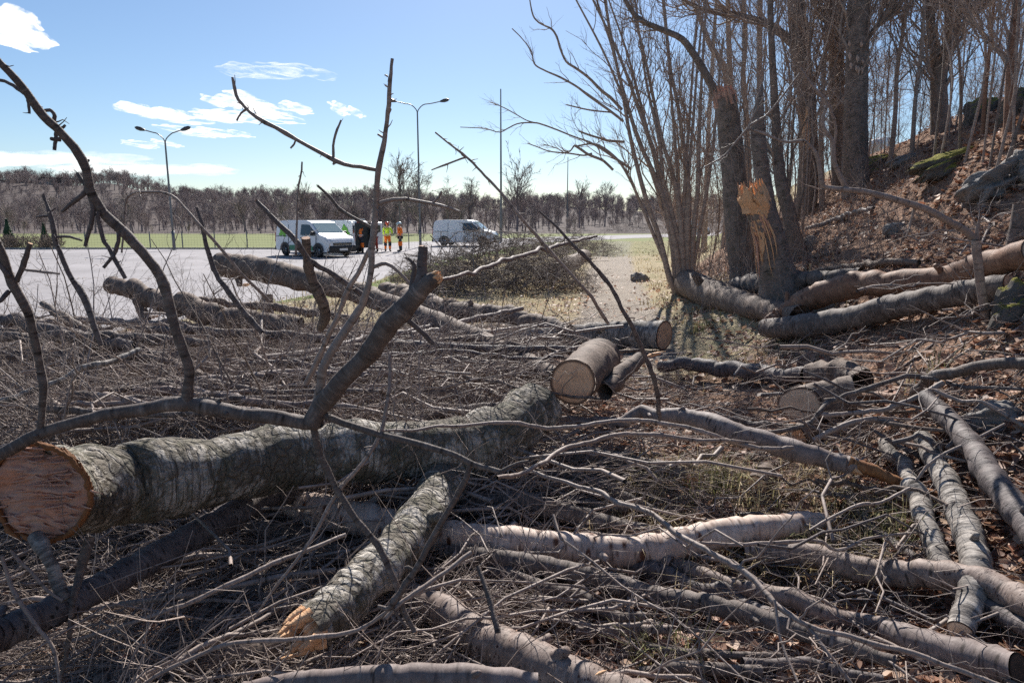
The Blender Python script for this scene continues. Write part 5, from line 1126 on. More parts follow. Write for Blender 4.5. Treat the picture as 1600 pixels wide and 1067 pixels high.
for nm, lab, st in BIGS:
    root, off, src, d = btree(nm, lab, 'trunk', st, k=22, n1=22, l1=(.8, 2.8), n2=7, l2=(.4, 1.2), n3=3, l3=(.2, .6), tr=(.25, .92), cm='sapling', rm=.006)
    if 'pale torn strip' in lab:
        for q in range(5):
            x = 1256+rng.uniform(0, 7); y0 = 165+rng.uniform(0, 20); y1 = y0+rng.uniform(40, 75)
            b = Bag(); b.tubes([[at(x, y0, d-.42), at(x+rng.uniform(-2, 4), (y0+y1)/2, d-.46), at(x+rng.uniform(-1, 5), y1, d-.42)]], [[.01, .05, .008]], 6); link('torn_strip', b.mesh('torn_strip', off), MC['tornlight'], root)
    if 'thickest' in lab or 'slimmer left' in lab:
        cx = 1337 if 'thickest' in lab else 1312
        for q in range(9):
            x = cx+rng.uniform(-12, 12); y0 = rng.uniform(60, 105); dd = d-wide(cx, 90, d, 36)/2*(1-((x-cx)/19)**2)**.5-.012
            b = Bag(); b.tubes([[at(x, y0, dd), at(x+1, y0+5, dd-.01), at(x+.5, y0+rng.uniform(8, 14), dd)]], [[.01, .035, .006]], 5)
            link('bark_patch', b.mesh('bark_patch', off), MB['pale'], root)
MIDS = [('1133,385,13.5;1140,300,12.0;1143,220,10.5;1138,150,9.0;1132,107,9.0;1110,72,8.2;1096,35,7.5;1082,0,6.8;1070,-50,5.2', 'mid-sized tree whose trunk bends left above the broken trunk'),
        ('1178,372,11.2;1170,280,9.8;1166,180,8.2;1161,125,7.5;1165,60,6.8;1162,0,6.8;1160,-60,5.2', 'slender straight tree between the broken trunk and the torn stump'),
        ('1196,362,12.0;1190,280,10.5;1188,200,9.0;1187,140,9.0;1187,60,8.2;1188,0,8.2;1190,-60,6.0', 'straight slender tree just behind the splintered spike'),
        ('1138,392,12.0;1146,300,9.8;1145,200,9.0;1140,100,8.2;1137,0,7.5;1136,-60,6.0', 'slender tree rising behind the splintered flat top'),
        ('1285,320,9.0;1283,220,7.5;1287,120,6.8;1292,40,6.0;1296,-30,4.5', 'thin dark tree just left of the pair of big trunks'),
        ('1390,262,8.2;1398,190,6.8;1402,110,6.0;1412,40,5.2;1420,-30,3.8', 'thin tree right of the thickest standing trunk'),
        ('1425,240,6.8;1430,160,6.0;1440,80,5.2;1446,-20,3.8', 'thin tree left of the forked dark tree'),
        ('1577,205,16.5;1578,160,15.0;1580,110,14.2;1584,60,13.5;1588,10,12.0;1592,-40,10.5', 'pinkish trunk with a pale left edge near the right edge'),
        ('1535,215,6.8;1540,140,6.0;1548,60,5.2;1556,-30,3.8', 'thin tree between the forked tree and the pinkish trunk'),
        ('1100,395,9.0;1103,320,7.5;1106,220,6.8;1112,120,6.0;1118,20,5.2;1122,-40,3.8', 'thin sapling right of the clump, lightly bent')]
for s, lab in MIDS: btree('slender_tree', lab, 'sapling' if 'pinkish' not in lab else 'red', [s], n1=11, l1=(.8, 2.4), n2=6, l2=(.4, 1.1), n3=3, l3=(.15, .5), k=12)
# multi-stemmed sapling clump in front
CL = ['1058,462,9.8;1045,430,9.8;1030,370,8.2;1012,320,7.4;993,250,6.6;982,200,5.7;970,130,4.9;955,70,4.1;938,20,3.3;922,-40,2.5', '1065,458,11.5;1058,400,10.7;1045,340,9.0;1025,280,7.4;1000,225,6.6;985,180,5.7;968,120,4.9;955,60,4.9;945,0,4.1;935,-50,3.3',
      '1070,458,12.3;1066,390,10.7;1062,330,9.0;1050,270,7.4;1035,220,5.7;1020,150,4.9;1003,70,4.1;985,0,3.3;975,-50,2.5', '1075,455,11.5;1074,380,10.7;1076,300,8.2;1068,230,6.6;1060,170,5.7;1048,110,4.9;1040,30,4.1;1033,-40,3.3', '1080,450,9.8;1083,370,9.0;1090,300,7.4;1092,230,6.6;1095,150,4.9;1100,60,4.1;1106,-30,3.3',
      '1055,455,7.4;1035,400,6.6;1015,352,5.7;1002,320,4.9;985,282,4.1;965,250,4.1;932,226,3.3;898,229,2.5', '1078,452,7.4;1090,380,6.6;1104,300,5.7;1115,220,4.9;1122,140,4.1;1130,60,3.3', '1062,455,8.2;1052,380,7.4;1038,300,6.6;1030,220,5.7;1012,140,4.1;1000,60,3.3;990,-20,2.5',
      '972,172,4.9;955,154,4.9;940,142,4.9;920,122,4.1;900,107,4.1;885,97,3.3;876,78,3.3;870,58,3.3;862,46,3.3;850,40,2.5;840,34,2.5;832,22,2.5;826,-10,1.6', '974,190,4.1;955,175,4.1;920,150,4.1;900,135,3.3;875,121,3.3;850,110,2.5;835,100,2.5;830,80,1.6;815,60,1.6;800,45,1.6',
      '976,222,4.1;950,220,4.1;940,217,3.3;920,211,3.3;904,205,2.5', '955,176,2.5;920,172,2.5;885,164,2.0', '986,264,4.1;965,250,4.1;950,240,3.3;935,230,3.3;920,222,3.3;906,217,2.5;892,212,2.5;875,205,2.5;862,200,2.5;848,195,2.5;835,192,2.5;811,193,2.0;795,200,2.0;780,207,1.6;757,201,1.6;719,199,1.2',
      '835,192,2.0;822,188,1.6;808,180,1.6;790,170,1.6;768,160,1.2', '958,266,4.1;948,256,4.1;940,250,4.1;920,242,4.1;908,234,4.1;897,227,3.3', '897,228,2.5;890,237,2.0;883,236,1.6;878,232,1.6', '925,240,3.3;912,243,2.5;890,240,2.5;860,237,2.0;840,230,1.6;824,224,1.6', '883,240,1.6;870,232,1.6;850,226,1.2']
for q in range(7):
    x0_ = 1050+rng.uniform(0, 36); dx_ = rng.uniform(-150, 60); CL.insert(8, '%.0f,456,7;%.0f,380,6.5;%.0f,290,5.5;%.0f,190,4.5;%.0f,90,3.5;%.0f,0,2.5' % (x0_, x0_+dx_*.08, x0_+dx_*.25, x0_+dx_*.5, x0_+dx_*.78, x0_+dx_*1.1))
cd = float(hit(1066, 458)[1])
root, off, src, d = btree('sapling_clump', 'clump of many thin brown stems fanning up beside the gravel path', 'sapling', CL, cr=False, cat='shrub', d=cd, k=10)
crown(root, off, src[:15], 7, (.8, 2.4), 6, (.35, 1.1), 3, (.15, .45), tr=(.3, .97), up=.3, rm=.004)
crown(root, off, src[15:], 9, (.2, .8), 3, (.08, .3), 0, tr=(.2, .98), up=.1, rm=.0012, name='crown')
# random saplings through the wood
SAP = []
for q in range(110):
    px = rng.uniform(1000, 1620) if q > 58 else rng.uniform(1015, 1270); py = (rng.uniform(368, 445) if px < 1180 else rng.uniform(300, 400)) if px < 1270 else rng.uniform(205, 300)
    h = hit(px, py)
    if h[1] > 32 or h[0]-foot(h[1]) < -1.2: continue
    d = h[1]; H = rng.uniform(3.5, 7.5); r0 = rng.uniform(.008, .022); x, y, z = h
    P = np.array([(x, y, z-.1), (x+rng.normal()*.12, y+rng.normal()*.1, z+H*.3), (x+rng.normal()*.3-.1, y+rng.normal()*.3, z+H*.65), (x+rng.normal()*.6-.2, y+rng.normal()*.5, z+H)])
    C = catmull(P, 16); r = np.linspace(r0, r0*.2, 16); base = C[0].copy()
    root = empty('sapling', tuple(base), 0, 'thin leafless sapling in the thicket of the wooded bank', 'sapling', 'saplings in the thicket on the bank')
    b = Bag(); b.tubes(C[None], r[None], 6); link('trunk', b.mesh('trunk', base), MB['sapling' if q % 3 else 'trunk'], root)
    crown(root, base, [(C, r)], 8, (.5, 1.6), 5, (.25, .8), 3, (.12, .4), tr=(.2, .98), up=.25, rm=.002)
# background wood beyond the crest and along the bank: one mass of stems and twigs
N = 160; px = rng.uniform(1035, 2000, N); d = rng.uniform(15, 44, N); x = (px-800)/F*d; ok = x > foot(d)-1.5-(d > 22)*3; x = x[ok]; d = d[ok]; N = len(x)
z = ground(x, d); H = rng.uniform(3.5, 8.5, N)*np.where((d > 20) & (x > foot(d)+6), .8, 1); s = np.linspace(0, 1, 7)
ln = rng.normal(size=(N, 3))*.10; ln[:, 2] = 0; wv = rng.normal(size=(N, 7, 3))*.06; wv[:, 0] = 0
P = np.stack([x, d, z-.1], 1)[:, None]+H[:, None, None]*(s[None, :, None]*np.array([0, 0, 1.0])+ln[:, None]*s[None, :, None]**1.4)+wv
r0 = .006+.012*rng.uniform(0, 1, N)**2.5; R = r0[:, None]*(1-.8*s)[None]
b = Bag(); b.tubes(P, R, 5)
P1, R1 = sprout(P, R, 13, (.5, 2.0), (.3, 1.1), (.08, .98), 4, .2, .16, .6, .0045); b.tubes(P1, R1, 3)
P2, R2 = sprout(P1, R1, 6, (.3, 1.1), (.3, 1.2), (.15, .98), 3, .12, .2, .7, .005); b.tubes(P2, R2, 3)
P3, R3 = sprout(P2, R2, 2, (.2, .7), (.3, 1.2), (.15, .98), 3, .1, .2, .7, .0045); b.tubes(P3, R3, 3)
tag(link('thicket', b.mesh('thicket'), MB['sapling']), kind='stuff', label='thicket of leafless stems and fine twigs filling the wooded bank')
# low twiggy shrubs on the slope
N = 2600; px = rng.uniform(1090, 2000, N); py = rng.uniform(180, 400, N); y = rng.uniform(7, 24, N); x = (px-800)/F*y; ok = (x > foot(y)-.3); x = x[ok]; y = y[ok]; N = len(x)
n0 = vnoise(x*.5, y*.5, 40); ok = n0 > -.1; x = x[ok]; y = y[ok]; N = len(x); z = ground(x, y); H = rng.uniform(.3, 1.5, N)*sstep((y-6)/8+.2); s = np.linspace(0, 1, 5)
D = rng.normal(size=(N, 3))*.35; D[:, 2] = 1; P = np.stack([x, y, z-.03], 1)[:, None]+H[:, None, None]*D[:, None]*s[None, :, None]+rng.normal(size=(N, 5, 3))*.03
R = np.full((N, 5), .004)*(1-.6*s)[None]; b = Bag(); b.tubes(P, R, 4); P1, R1 = sprout(P, R, 4, (.1, .5), (.3, 1), (.2, .95), 4, .1, .2, .7, .002); b.tubes(P1, R1, 3)
tag(link('undergrowth', b.mesh('undergrowth'), MB['sapling']), kind='stuff', label='low leafless undergrowth twigs on the leafy slope')
# pale sinuous sapling standing in front at the right
PALE = ['1545,572,15;1543,545,14;1540,500,13;1533,450,13;1527,400,13;1524,375,12', '1524,375,12;1505,358,11;1480,345,11;1450,328,11;1420,318,10;1380,307,10;1352,300,9;1318,296,8;1290,293,7;1284,285,7;1281,265,6;1275,240,6;1262,225,5;1253,220,5;1225,222,4;1194,209,4;1169,200,4;1185,188,3;1203,175,3;1250,115,3',
        '1322,294,8;1312,275,7;1303,250,7;1301,222,6;1287,200,6;1286,184,5;1292,162,5;1278,144,5;1269,134,4;1250,106,3', '1304,225,4;1306,200,4;1297,169,4;1290,158,3', '1169,200,4;1150,222,3;1131,244,3;1100,262,2', '1430,322,5;1424,345,4;1417,369,3', '1541,500,6;1547,478,5;1572,460,5;1605,440,4', '1527,378,8;1527,362,7;1530,345,4', '1169,200,3;1176,182,2.5;1195,150,2']
PD = 5.2
root, off, src, d = btree('pale_sapling', 'pale crooked sapling bending left over the slope before the big trunks', 'paletwig', PALE, d=PD, cr=False, k=12, lean=-.2)
crown(root, off, src[1:], 5, (.1, .5), 2, (.06, .2), 0, mat='paletwig', tr=(.2, .95), up=.2, rm=.0012, name='crown')
# ---------------------------------------------------------------- rocks and stumps
def rock(name, px, py, w, h, label, mat, cat='rock', deep=1.0, rz=0, tilt=0, sink=.3, seed=0, rough=.25):
    import bmesh
    c = hit(px, py); W = wide(px, py, c[1], w)/2; Hh = wide(px, py, c[1], h)
    bm = bmesh.new(); bmesh.ops.create_icosphere(bm, subdivisions=5, radius=1)
    for v in bm.verts:
        p = v.co; a = rough*float(fbm(np.array(p.x*1.6+seed), np.array(p.y*1.6+p.z*2.1), 4, seed+1)); a += .06*float(vnoise(np.array(p.x*7+seed), np.array(p.z*9+p.y*5), 3))
        q = Vector((np.sign(p.x)*abs(p.x)**.8, np.sign(p.y)*abs(p.y)**.8, np.sign(p.z)*abs(p.z)**.8))*(1+a)
        v.co = Vector((q.x*W, q.y*W*deep, q.z*Hh))
    me = bpy.data.meshes.new(name); bm.to_mesh(me); bm.free()
    for p in me.polygons: p.use_smooth = True
    o = link(name, me, mat, loc=(c[0], c[1]+W*deep*.5, c[2]-Hh*sink)); o.rotation_euler = (0, tilt, rz); tag(o, label, cat); return o
rock('rock_outcrop', 1582, 284, 116, 32, 'large grey layered rock slab at the right edge of the slope', MG['rock'], deep=.7, tilt=-.42, sink=.15, seed=3, rough=.35)
rock('rock_outcrop', 1618, 262, 60, 36, 'upper end of the grey rock slab leaving the frame at right', MG['rock'], deep=.7, tilt=-.5, sink=.1, seed=8, rough=.35)
rock('mossy_ridge', 1500, 250, 120, 16, 'long yellow-mossy rock ridge on the slope below the pinkish trunk', MG['moss'], deep=.5, tilt=-.30, sink=.2, seed=5)
rock('mossy_rock', 1600, 168, 50, 36, 'dark rock with yellow moss at the top right edge', MG['moss'], deep=.8, sink=.1, seed=9)
rock('mossy_rock', 1536, 185, 46, 34, 'dark mossy boulder left of the pinkish trunk', MG['moss'], deep=.8, sink=.1, seed=12)
rock('mossy_rock', 1378, 258, 60, 16, 'low mossy rock just right of the thickest trunk', MG['moss'], deep=.7, tilt=-.2, sink=.15, seed=14)
rock('flat_rock', 1420, 250, 50, 9, 'flat grey rock with lit top between the thickest trunk and the mossy ridge', MG['rock'], deep=.6, tilt=-.25, sink=.1, seed=15)
rock('boulder', 1403, 360, 32, 11, 'grey boulder in the dead leaves above the reddish arched trunk', MG['rock'], deep=.9, sink=.1, seed=16)
rock('boulder', 1270, 380, 30, 10, 'grey boulder behind the torn stump', MG['rock'], deep=.8, sink=.1, seed=18)
rock('boulder', 1000, 440, 26, 14, 'dark boulder at the left foot of the sapling clump', MG['rock'], deep=.9, sink=.2, seed=20)
rock('white_mound', 1378, 226, 36, 13, 'white stand-in mound between the thickest trunk and the leafy slope', MG['mound'], 'mound', deep=.8, tilt=-.3, sink=.2, seed=22, rough=.1)  # made-up white mound, standing in for a bright gap taken for sky
rock('boulder', 1590, 500, 60, 60, 'dark earthy boulder at the right edge behind the end of the cut log', MG['moss'], deep=.9, sink=.25, seed=25)
rock('boulder', 1570, 660, 90, 34, 'dull brown stone at the right edge beside the dark birch limb', MG['rock'], deep=.8, sink=.35, seed=27)
def stump(px, py, w, h, label, top='f'):
    c = hit(px, py); r = wide(px, py, c[1], w)/2; H = wide(px, py, c[1], h); b = Bag(); z = np.array([-.1, 0, H*.4, H]); P = np.stack([0*z+c[0], 0*z+c[1], z+c[2]], 1)
    V, Q, tc = tubes(P[None], (r*np.array([1.25, 1.2, 1.03, 1.0]))[None], 20); b.add(V, Q, tc); o = link('tree_stump', b.mesh('tree_stump', c), MB['trunk'], loc=c); tag(o, label, 'stump')
    cap_mesh(V.reshape(4, 20, 3)[3], P[3], np.array((0, 0, 1.0)), 'cut_face', CAPM[top], o, c)
stump(1512, 318, 14, 15, 'small sawn stump with an orange top among the dead leaves below the rock slab')
stump(1590, 372, 24, 52, 'tall dark stump at the right edge above the cut log', 'd')
# ---------------------------------------------------------------- dead leaves
def leaves(name, pts, size, label, flat=.35):
    N = len(pts); a = rng.uniform(0, 6.28, N); nrm = rng.normal(size=(N, 3))*flat; nrm[:, 2] = 1; nrm = unit(nrm)
    u = unit(np.cross(nrm, np.stack([np.cos(a), np.sin(a), 0*a], 1))); v = np.cross(nrm, u); L = rng.uniform(*size, N)[:, None]
    w = L*rng.uniform(.28, .5, N)[:, None]; cu = L*rng.uniform(-.1, .3, N)[:, None]; cw = L*rng.uniform(.0, .28, N)[:, None]
    # six-point curled leaf: stalk, two shoulders, two tips sides, tip
    V = np.stack([pts-u*L*.5, pts-u*L*.1+v*w+nrm*cw, pts-nrm*.0, pts-u*L*.1-v*w+nrm*cw, pts+u*L*.25+v*w*.7+nrm*(cw*.8+cu*.3), pts+u*L*.25-v*w*.7+nrm*(cw*.8+cu*.3), pts+u*L*.5+nrm*cu], 1)
    q = np.array([(0, 2, 1, 1), (0, 3, 2, 2), (1, 2, 6, 4), (2, 3, 5, 6)])
    q = np.array([(0, 3, 2, 1), (1, 2, 6, 4), (2, 3, 5, 6)])
    Q = (np.arange(N)[:, None, None]*7+q[None]).reshape(-1, 4)
    me = mesh_np(name, V.reshape(-1, 3), Q, False, {'rnd': ('FLOAT', np.repeat(rng.uniform(0, 1, N), 7))}); tag(link(name, me, MG['leaf']), kind='stuff', label=label)
def scatter(n, dens, ymax=24, ymin=2.0, pw=1.6):
    y = ymin+(ymax-ymin)*rng.uniform(0, 1, n)**pw; px = rng.uniform(-300, 2100, n); x = (px-800)/F*y*1.02; ok = rng.uniform(0, 1, n) < dens(x, y); x = x[ok]; y = y[ok]; return x, y
x, y = scatter(125000, lambda x, y: np.clip(a_leaf(x, y)*.95*(1-.7*a_path(x, y))*(1-.6*a_grass(x, y)*(x < foot(y)))+.04, 0, 1)*(.55+.45*vnoise(x*.9, y*.9, 50)), 24)
leaves('leaf_litter', np.stack([x, y, ground(x, y)+rng.uniform(.005, .04, len(x))], 1), (.045, .10), 'brown dead leaves lying all over the slope and between the branches')
# grass
def grass(name, x, y, hgt, mat, label, w=.003):
    N = len(x); H = rng.uniform(*hgt, N); a = rng.uniform(0, 6.28, N); z = ground(x, y)-.01; L = np.stack([np.cos(a), np.sin(a)], 1); bend = rng.uniform(.2, 1.1, N)
    s0 = np.stack([x, y, z], 1); sd_ = np.stack([-L[:, 1], L[:, 0], 0*a], 1)*(w*(1+y/6))[:, None]
    m = s0+np.stack([L[:, 0]*H*bend*.3, L[:, 1]*H*bend*.3, H*.6], 1); t = s0+np.stack([L[:, 0]*H*bend, L[:, 1]*H*bend, H*(1-.35*bend)], 1)
    V = np.stack([s0-sd_, s0+sd_, m+sd_*.7, m-sd_*.7, t], 1); Q = (np.arange(N)[:, None, None]*5+np.array([(0, 1, 2, 3), (3, 2, 4, 4)])[None])
    V = np.stack([s0-sd_, s0+sd_, m+sd_*.7, m-sd_*.7, t+sd_*.1, t-sd_*.1], 1); Q = (np.arange(N)[:, None, None]*6+np.array([(0, 1, 2, 3), (3, 2, 4, 5)])[None]).reshape(-1, 4)
    me = mesh_np(name, V.reshape(-1, 3), Q, False, {'rnd': ('FLOAT', np.repeat(rng.uniform(0, 1, N), 6))}); tag(link(name, me, MG[mat]), kind='stuff', label=label)
x, y = scatter(70000, lambda x, y: a_grass(x, y)*(1-a_path(x, y))*sstep(.3+vnoise(x*1.3, y*1.3, 60)*1.2), 40, 5)
grass('dry_grass', x, y, (.05, .22), 'dry', 'dry straw-coloured grass beside the gravel path')
x, y = scatter(30000, lambda x, y: np.clip(a_green(x, y)*sstep(.4+vnoise(x*.8, y*.8, 61)), 0, 1)*.9, 46, 9, 1.0)
grass('green_grass', x, y, (.05, .16), 'green', 'short green grass on the verge by the car park')
tx = []; ty = []
for px, py, n in [(1130, 760, 150), (1100, 780, 60), (1040, 1040, 100), (1310, 800, 50), (1290, 880, 40), (1180, 800, 50), (1090, 520, 60), (1380, 850, 150), (1230, 885, 200), (1460, 590, 40), (1000, 750, 120), (1270, 520, 30), (620, 440, 200)]:
    c = hit(px, py); tx += list(c[0]+rng.normal(size=n)*.10); ty += list(c[1]+rng.normal(size=n)*.10)
grass('grass_tufts', np.array(tx), np.array(ty), (.08, .28), 'green', 'tufts of green and withered grass between the fallen limbs', .0022)
tx = []; ty = []
for q in range(26):
    c = hit(rng.uniform(950, 1450), rng.uniform(740, 930)); n = 50; tx += list(c[0]+rng.normal(size=n)*.12); ty += list(c[1]+rng.normal(size=n)*.12)
grass('withered_grass', np.array(tx), np.array(ty), (.1, .3), 'dry', 'withered straw-coloured grass hanging between the limbs', .0018)
# ---------------------------------------------------------------- brushwood
def pile_h(x, y):                       # height of the tangle above the ground
    left = sstep((1.0-x+.12*y)/1.2)
    h = .08+.36*left*sstep((y-3.2)/2.0)*sstep((9.6-y)/2.5)+.10*sstep((y-2)/1)*sstep((4-y)/1)*left+.0*y
    return h*(1-.9*a_path(x, y))*(1-.9*sstep((x-foot(y)-.3)/.9))
def brush_spots(n, px0, px1, y0, y1, pw=1.3):
    y = y0+(y1-y0)*rng.uniform(0, 1, n)**pw; x = (rng.uniform(px0, px1, n)-800)/F*y*1.03; return x, y
def brush(x, y, L, r, ang, kids, k=4, n=7, droop=.1, lift=1.0, jag=.05):
    N = len(x); Ls = rng.uniform(*L, N); H = pile_h(x, y); g = ground(x, y)
    z = g+.02+H*rng.uniform(0, 1, N)**.8*lift; a = ang(x, y, N); tl = rng.normal(size=N)*.13
    D = np.stack([np.cos(a), np.sin(a), tl], 1); s = np.linspace(-.5, .5, n); bend = rng.normal(size=(N, 3))*.16; bend[:, 2] = np.abs(bend[:, 2])*-.5-.02
    P = np.stack([x, y, z], 1)[:, None]+Ls[:, None, None]*(D[:, None]*s[None, :, None]+bend[:, None]*(s**2)[None, :, None]*2+rng.normal(size=(N, n, 3))*jag*.35)
    P[..., 2] = np.maximum(P[..., 2], ground(P[..., 0], P[..., 1])+.008)
    R = rng.uniform(*r, N)[:, None]*(1-.75*np.linspace(0, 1, n))[None]
    return P, R
def ang_mix(x, y, N):
    px = 800+F*x/y
    a0 = np.where(px < 800, np.where(y > 3.6, .05, .55), np.where(y < 3.2, -.25, .25))
    a = a0+rng.normal(size=N)*np.where(y > 3.6, .45, .55); return a+np.where(rng.uniform(size=N) < .5, PI, 0)
ZONES = [('thin_branch', 'thin brown branch tangled in the brushwood between the standing branches and the car park', 'thin branches in the brushwood at the left', -20, 820, 4.0, 9.2, 130, 'paletwig'),
         ('thin_branch', 'thin dark branch lying in the shade below the biggest trunk', 'thin branches in the shade below the biggest trunk', -20, 760, 2.2, 3.6, 60, 'twig'),
         ('thin_branch', 'thin pale branch lying across the limbs in the lower right', 'thin branches over the limbs at the lower right', 760, 1610, 2.1, 4.2, 44, 'paletwig'),
         ('thin_branch', 'thin branch lying on the leaf-covered ground at the right middle', 'thin branches on the ground at the right middle', 850, 1600, 4.2, 7.0, 45, 'paletwig')]
for nm, lab, grp, p0, p1, y0, y1, n, mt in ZONES:
    x, y = brush_spots(n, p0, p1, y0, y1); P, R = brush(x, y, (.7, 2.2), (.003, .02), ang_mix, 0, n=12, lift=1.15); R *= (.45+.9*rng.uniform(0, 1, n)**3)[:, None]; R = np.maximum(R, .0016)
    for q in range(n):
        b = Bag(); b.tubes(P[q:q+1], R[q:q+1], 6)
        P1, R1 = sprout(P[q:q+1], R[q:q+1], 8, (.15, .7), (.3, 1.0), (.15, .97), 6, .05, .2, .55, .0013); b.tubes(P1, R1, 4)
        P2, R2 = sprout(P1, R1, 2, (.06, .25), (.3, 1.0), (.2, .95), 4, .0, .2, .6, .001); b.tubes(P2, R2, 3)
        c = P[q, 0].copy(); tag(link(nm, b.mesh(nm, c), MB['twig' if rng.uniform() < .5 else mt], loc=c), lab, 'branch', grp)
b = Bag()
for n, p0, p1, y0, y1, lf in [(560, -60, 840, 3.8, 9.2, 1.35), (80, -60, 760, 1.9, 3.8, 1.1), (26, 760, 1640, 2, 5.5, 1.2)]:
    x, y = brush_spots(n, p0, p1, y0, y1); P, R = brush(x, y, (1.0, 3.2), (.004, .016), ang_mix, 0, n=11, lift=lf); b.tubes(P, R, 5)
    P1, R1 = sprout(P, R, 6, (.2, .9), (.3, 1.0), (.15, .97), 6, .08, .2, .55, .0016); b.tubes(P1, R1, 3); P2, R2 = sprout(P1, R1, 2, (.1, .35), (.3, 1.0), (.15, .97), 3, .05, .2, .6, .0012); b.tubes(P2, R2, 3)
for n, p0, p1, y0, y1, L, r in [(1250, -200, 860, 4.0, 9.3, (.4, 1.6), (.002, .006)), (1600, -200, 800, 1.8, 4.0, (.2, .9), (.0012, .004)), (480, 760, 1850, 1.9, 4.2, (.2, .9), (.0012, .004)), (900, 840, 1850, 4.0, 7.5, (.3, 1.1), (.0015, .004)), (500, 700, 1100, 6, 14, (.3, .9), (.002, .005))]:
    x, y = brush_spots(n, p0, p1, y0, y1); P, R = brush(x, y, L, r, ang_mix, 0, n=6); b.tubes(P, R, 3)
    P1, R1 = sprout(P, R, 3, (.08, .4), (.3, 1.0), (.15, .97), 4, .03, .2, .6, .0011); b.tubes(P1, R1, 3)
tag(link('brushwood', b.mesh('brushwood'), MB['twig']), kind='stuff', label='tangle of fine twigs filling the pile of felled branches')
# fine upright shoots rising from the left of the pile
x, y = brush_spots(230, -20, 760, 4.0, 9); N = len(x); s = np.linspace(0, 1, 8); H = rng.uniform(.3, 1.1, N); D = rng.normal(size=(N, 3))*.5; D[:, 2] = 1; bd = rng.normal(size=(N, 3))*.25
P = np.stack([x, y, ground(x, y)+.2], 1)[:, None]+H[:, None, None]*(D[:, None]*s[None, :, None]+bd[:, None]*(s**2)[None, :, None])+rng.normal(size=(N, 8, 3))*.012
R = (.003+.009*rng.uniform(0, 1, N)**2)[:, None]*(1-.75*s)[None]; b = Bag(); b.tubes(P, R, 5); P1, R1 = sprout(P, R, 6, (.1, .45), (.4, 1.1), (.2, .97), 6, .15, .25, .6, .0015); b.tubes(P1, R1, 4)
P2, R2 = sprout(P1, R1, 3, (.05, .2), (.4, 1.1), (.2, .95), 4, .1, .25, .6, .0012); b.tubes(P2, R2, 3)
tag(link('standing_twigs', b.mesh('standing_twigs'), MB['twig']), kind='stuff', label='fine twigs sticking up out of the brushwood pile at the left')
# dark stems among the birch limbs at the right edge
n = 26; y = rng.uniform(2.6, 5.2, n); x = (rng.uniform(1290, 1640, n)-800)/F*y*1.03; P, R = brush(x, y, (.8, 1.9), (.006, .018), lambda x, y, N: -.95+rng.normal(size=N)*.4, 0, n=12, lift=1.6)
for q in range(n):
    b = Bag(); b.tubes(P[q:q+1], R[q:q+1], 8); P1, R1 = sprout(P[q:q+1], R[q:q+1], 5, (.1, .5), (.3, 1.0), (.2, .97), 6, .05, .2, .55, .0013); b.tubes(P1, R1, 4)
    c = P[q, 0].copy(); tag(link('slender_branch', b.mesh('slender_branch', c), MB['dark' if q % 2 else 'brown'], loc=c), 'dark slender stem crossing the birch limbs at the right edge', 'branch', 'dark stems among the birch limbs')
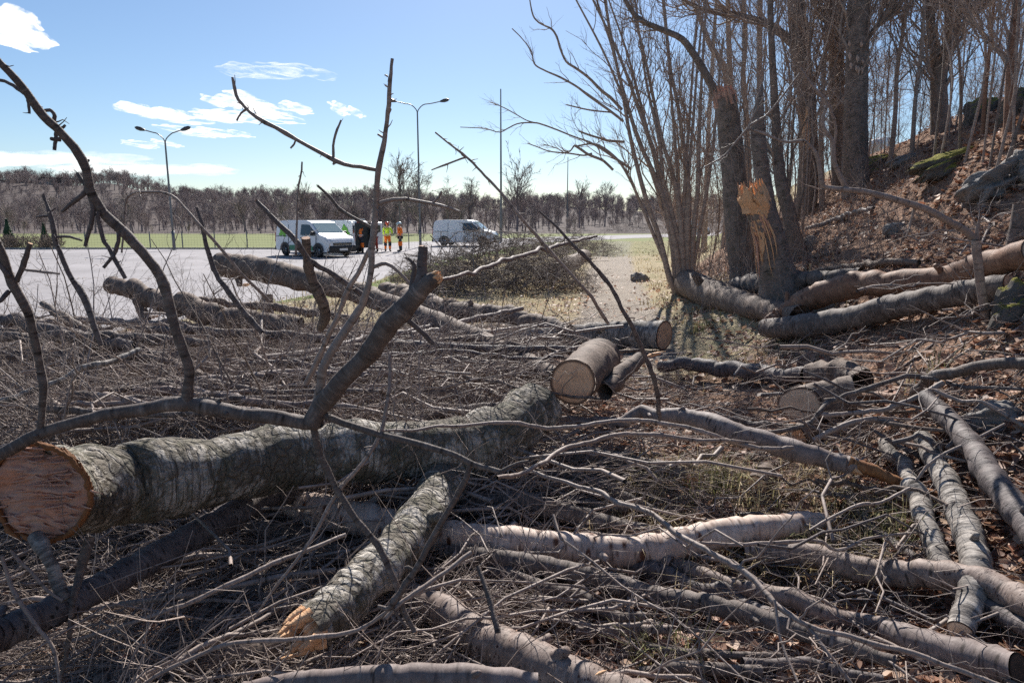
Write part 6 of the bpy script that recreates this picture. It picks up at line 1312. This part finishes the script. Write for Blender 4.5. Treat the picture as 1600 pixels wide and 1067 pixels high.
# bare branches sticking up out of the pile
n = 46; x, y = brush_spots(n, -30, 560, 4.6, 8.6)
for q in range(n):
    L = rng.uniform(.7, 1.7); s = np.linspace(0, 1, 12); D = rng.normal(size=3)*.6; D[2] = abs(D[2])*.5+.75; D = unit(D); bd = rng.normal(size=3)*.35; bd[2] -= .15
    P = (np.array((x[q], y[q], float(ground(x[q], y[q]))+.1))+L*(D[None]*s[:, None]+bd[None]*(s**2)[:, None])+np.cumsum(rng.normal(size=(12, 3))*.012, 0))[None]; R = (rng.uniform(.006, .014)*(1-.75*s))[None]
    b = Bag(); b.tubes(P, R, 7); P1, R1 = sprout(P, R, 9, (.15, .6), (.4, 1.1), (.15, .97), 7, .12, .25, .5, .0016); b.tubes(P1, R1, 4); P2, R2 = sprout(P1, R1, 3, (.06, .25), (.4, 1.1), (.2, .95), 4, .05, .25, .6, .0013); b.tubes(P2, R2, 3)
    c = P[0, 0].copy(); tag(link('upright_branch', b.mesh('upright_branch', c), MB['twig' if q % 3 else 'brown'], loc=c), 'bare forked branch sticking up out of the brushwood before the car park', 'branch', 'bare branches sticking up out of the pile')
# brush heaps farther down the verge
def heap(px, py, w, h, dep, n, label):
    c = hit(px, py); W = wide(px, py, c[1], w)/2; Hh = wide(px, py, c[1], h); root = c.copy(); N = n
    t = rng.uniform(0, 1, N); a = rng.uniform(0, 6.28, N); rr = np.sqrt(rng.uniform(0, 1, N)); x = np.cos(a)*rr*W; y = np.sin(a)*rr*dep+dep; z = Hh*(1-.8*rr**2)*rng.uniform(.02, 1, N)**.7
    D = np.stack([np.cos(a)*.7+rng.normal(size=N)*.5, rng.normal(size=N)*.5, rng.normal(size=N)*.3+.05], 1); D = unit(D); L = rng.uniform(.8, 2.6, N); s = np.linspace(-.5, .5, 7)
    P = np.stack([x, y, z], 1)[:, None]+L[:, None, None]*(D[:, None]*s[None, :, None]+np.array((0, 0, -.35))*(s**2)[None, :, None]); P[..., 2] = np.maximum(P[..., 2], .01)
    R = rng.uniform(.005, .015, N)[:, None]*(1-.7*np.linspace(0, 1, 7))[None]; b = Bag(); b.tubes(P, R, 4)
    P1, R1 = sprout(P, R, 8, (.2, .8), (.4, 1.0), (.1, .97), 4, -.1, .2, .6, .0045); b.tubes(P1, R1, 3); P2, R2 = sprout(P1, R1, 3, (.08, .3), (.4, 1.0), (.1, .97), 3, -.05, .2, .7, .004); b.tubes(P2, R2, 3)
    o = link('brush_heap', b.mesh('brush_heap'), MG['heap'], loc=c); tag(o, label, 'brush heap')
heap(775, 462, 300, 100, 1.8, 350, 'big dark heap of twiggy branches by the gravel path before the lone van')
heap(890, 402, 170, 42, 2.0, 200, 'second dark brush heap farther along the gravel path')
heap(985, 365, 70, 30, 2.0, 120, 'farthest small brush heap left of the sapling clump')
limb('heap_log', 'dark log lying at the foot of the big brush heap by the path', 'log', 'brown', 'h', .15, '845,432,16;880,418,20;915,400,18', 'nn')
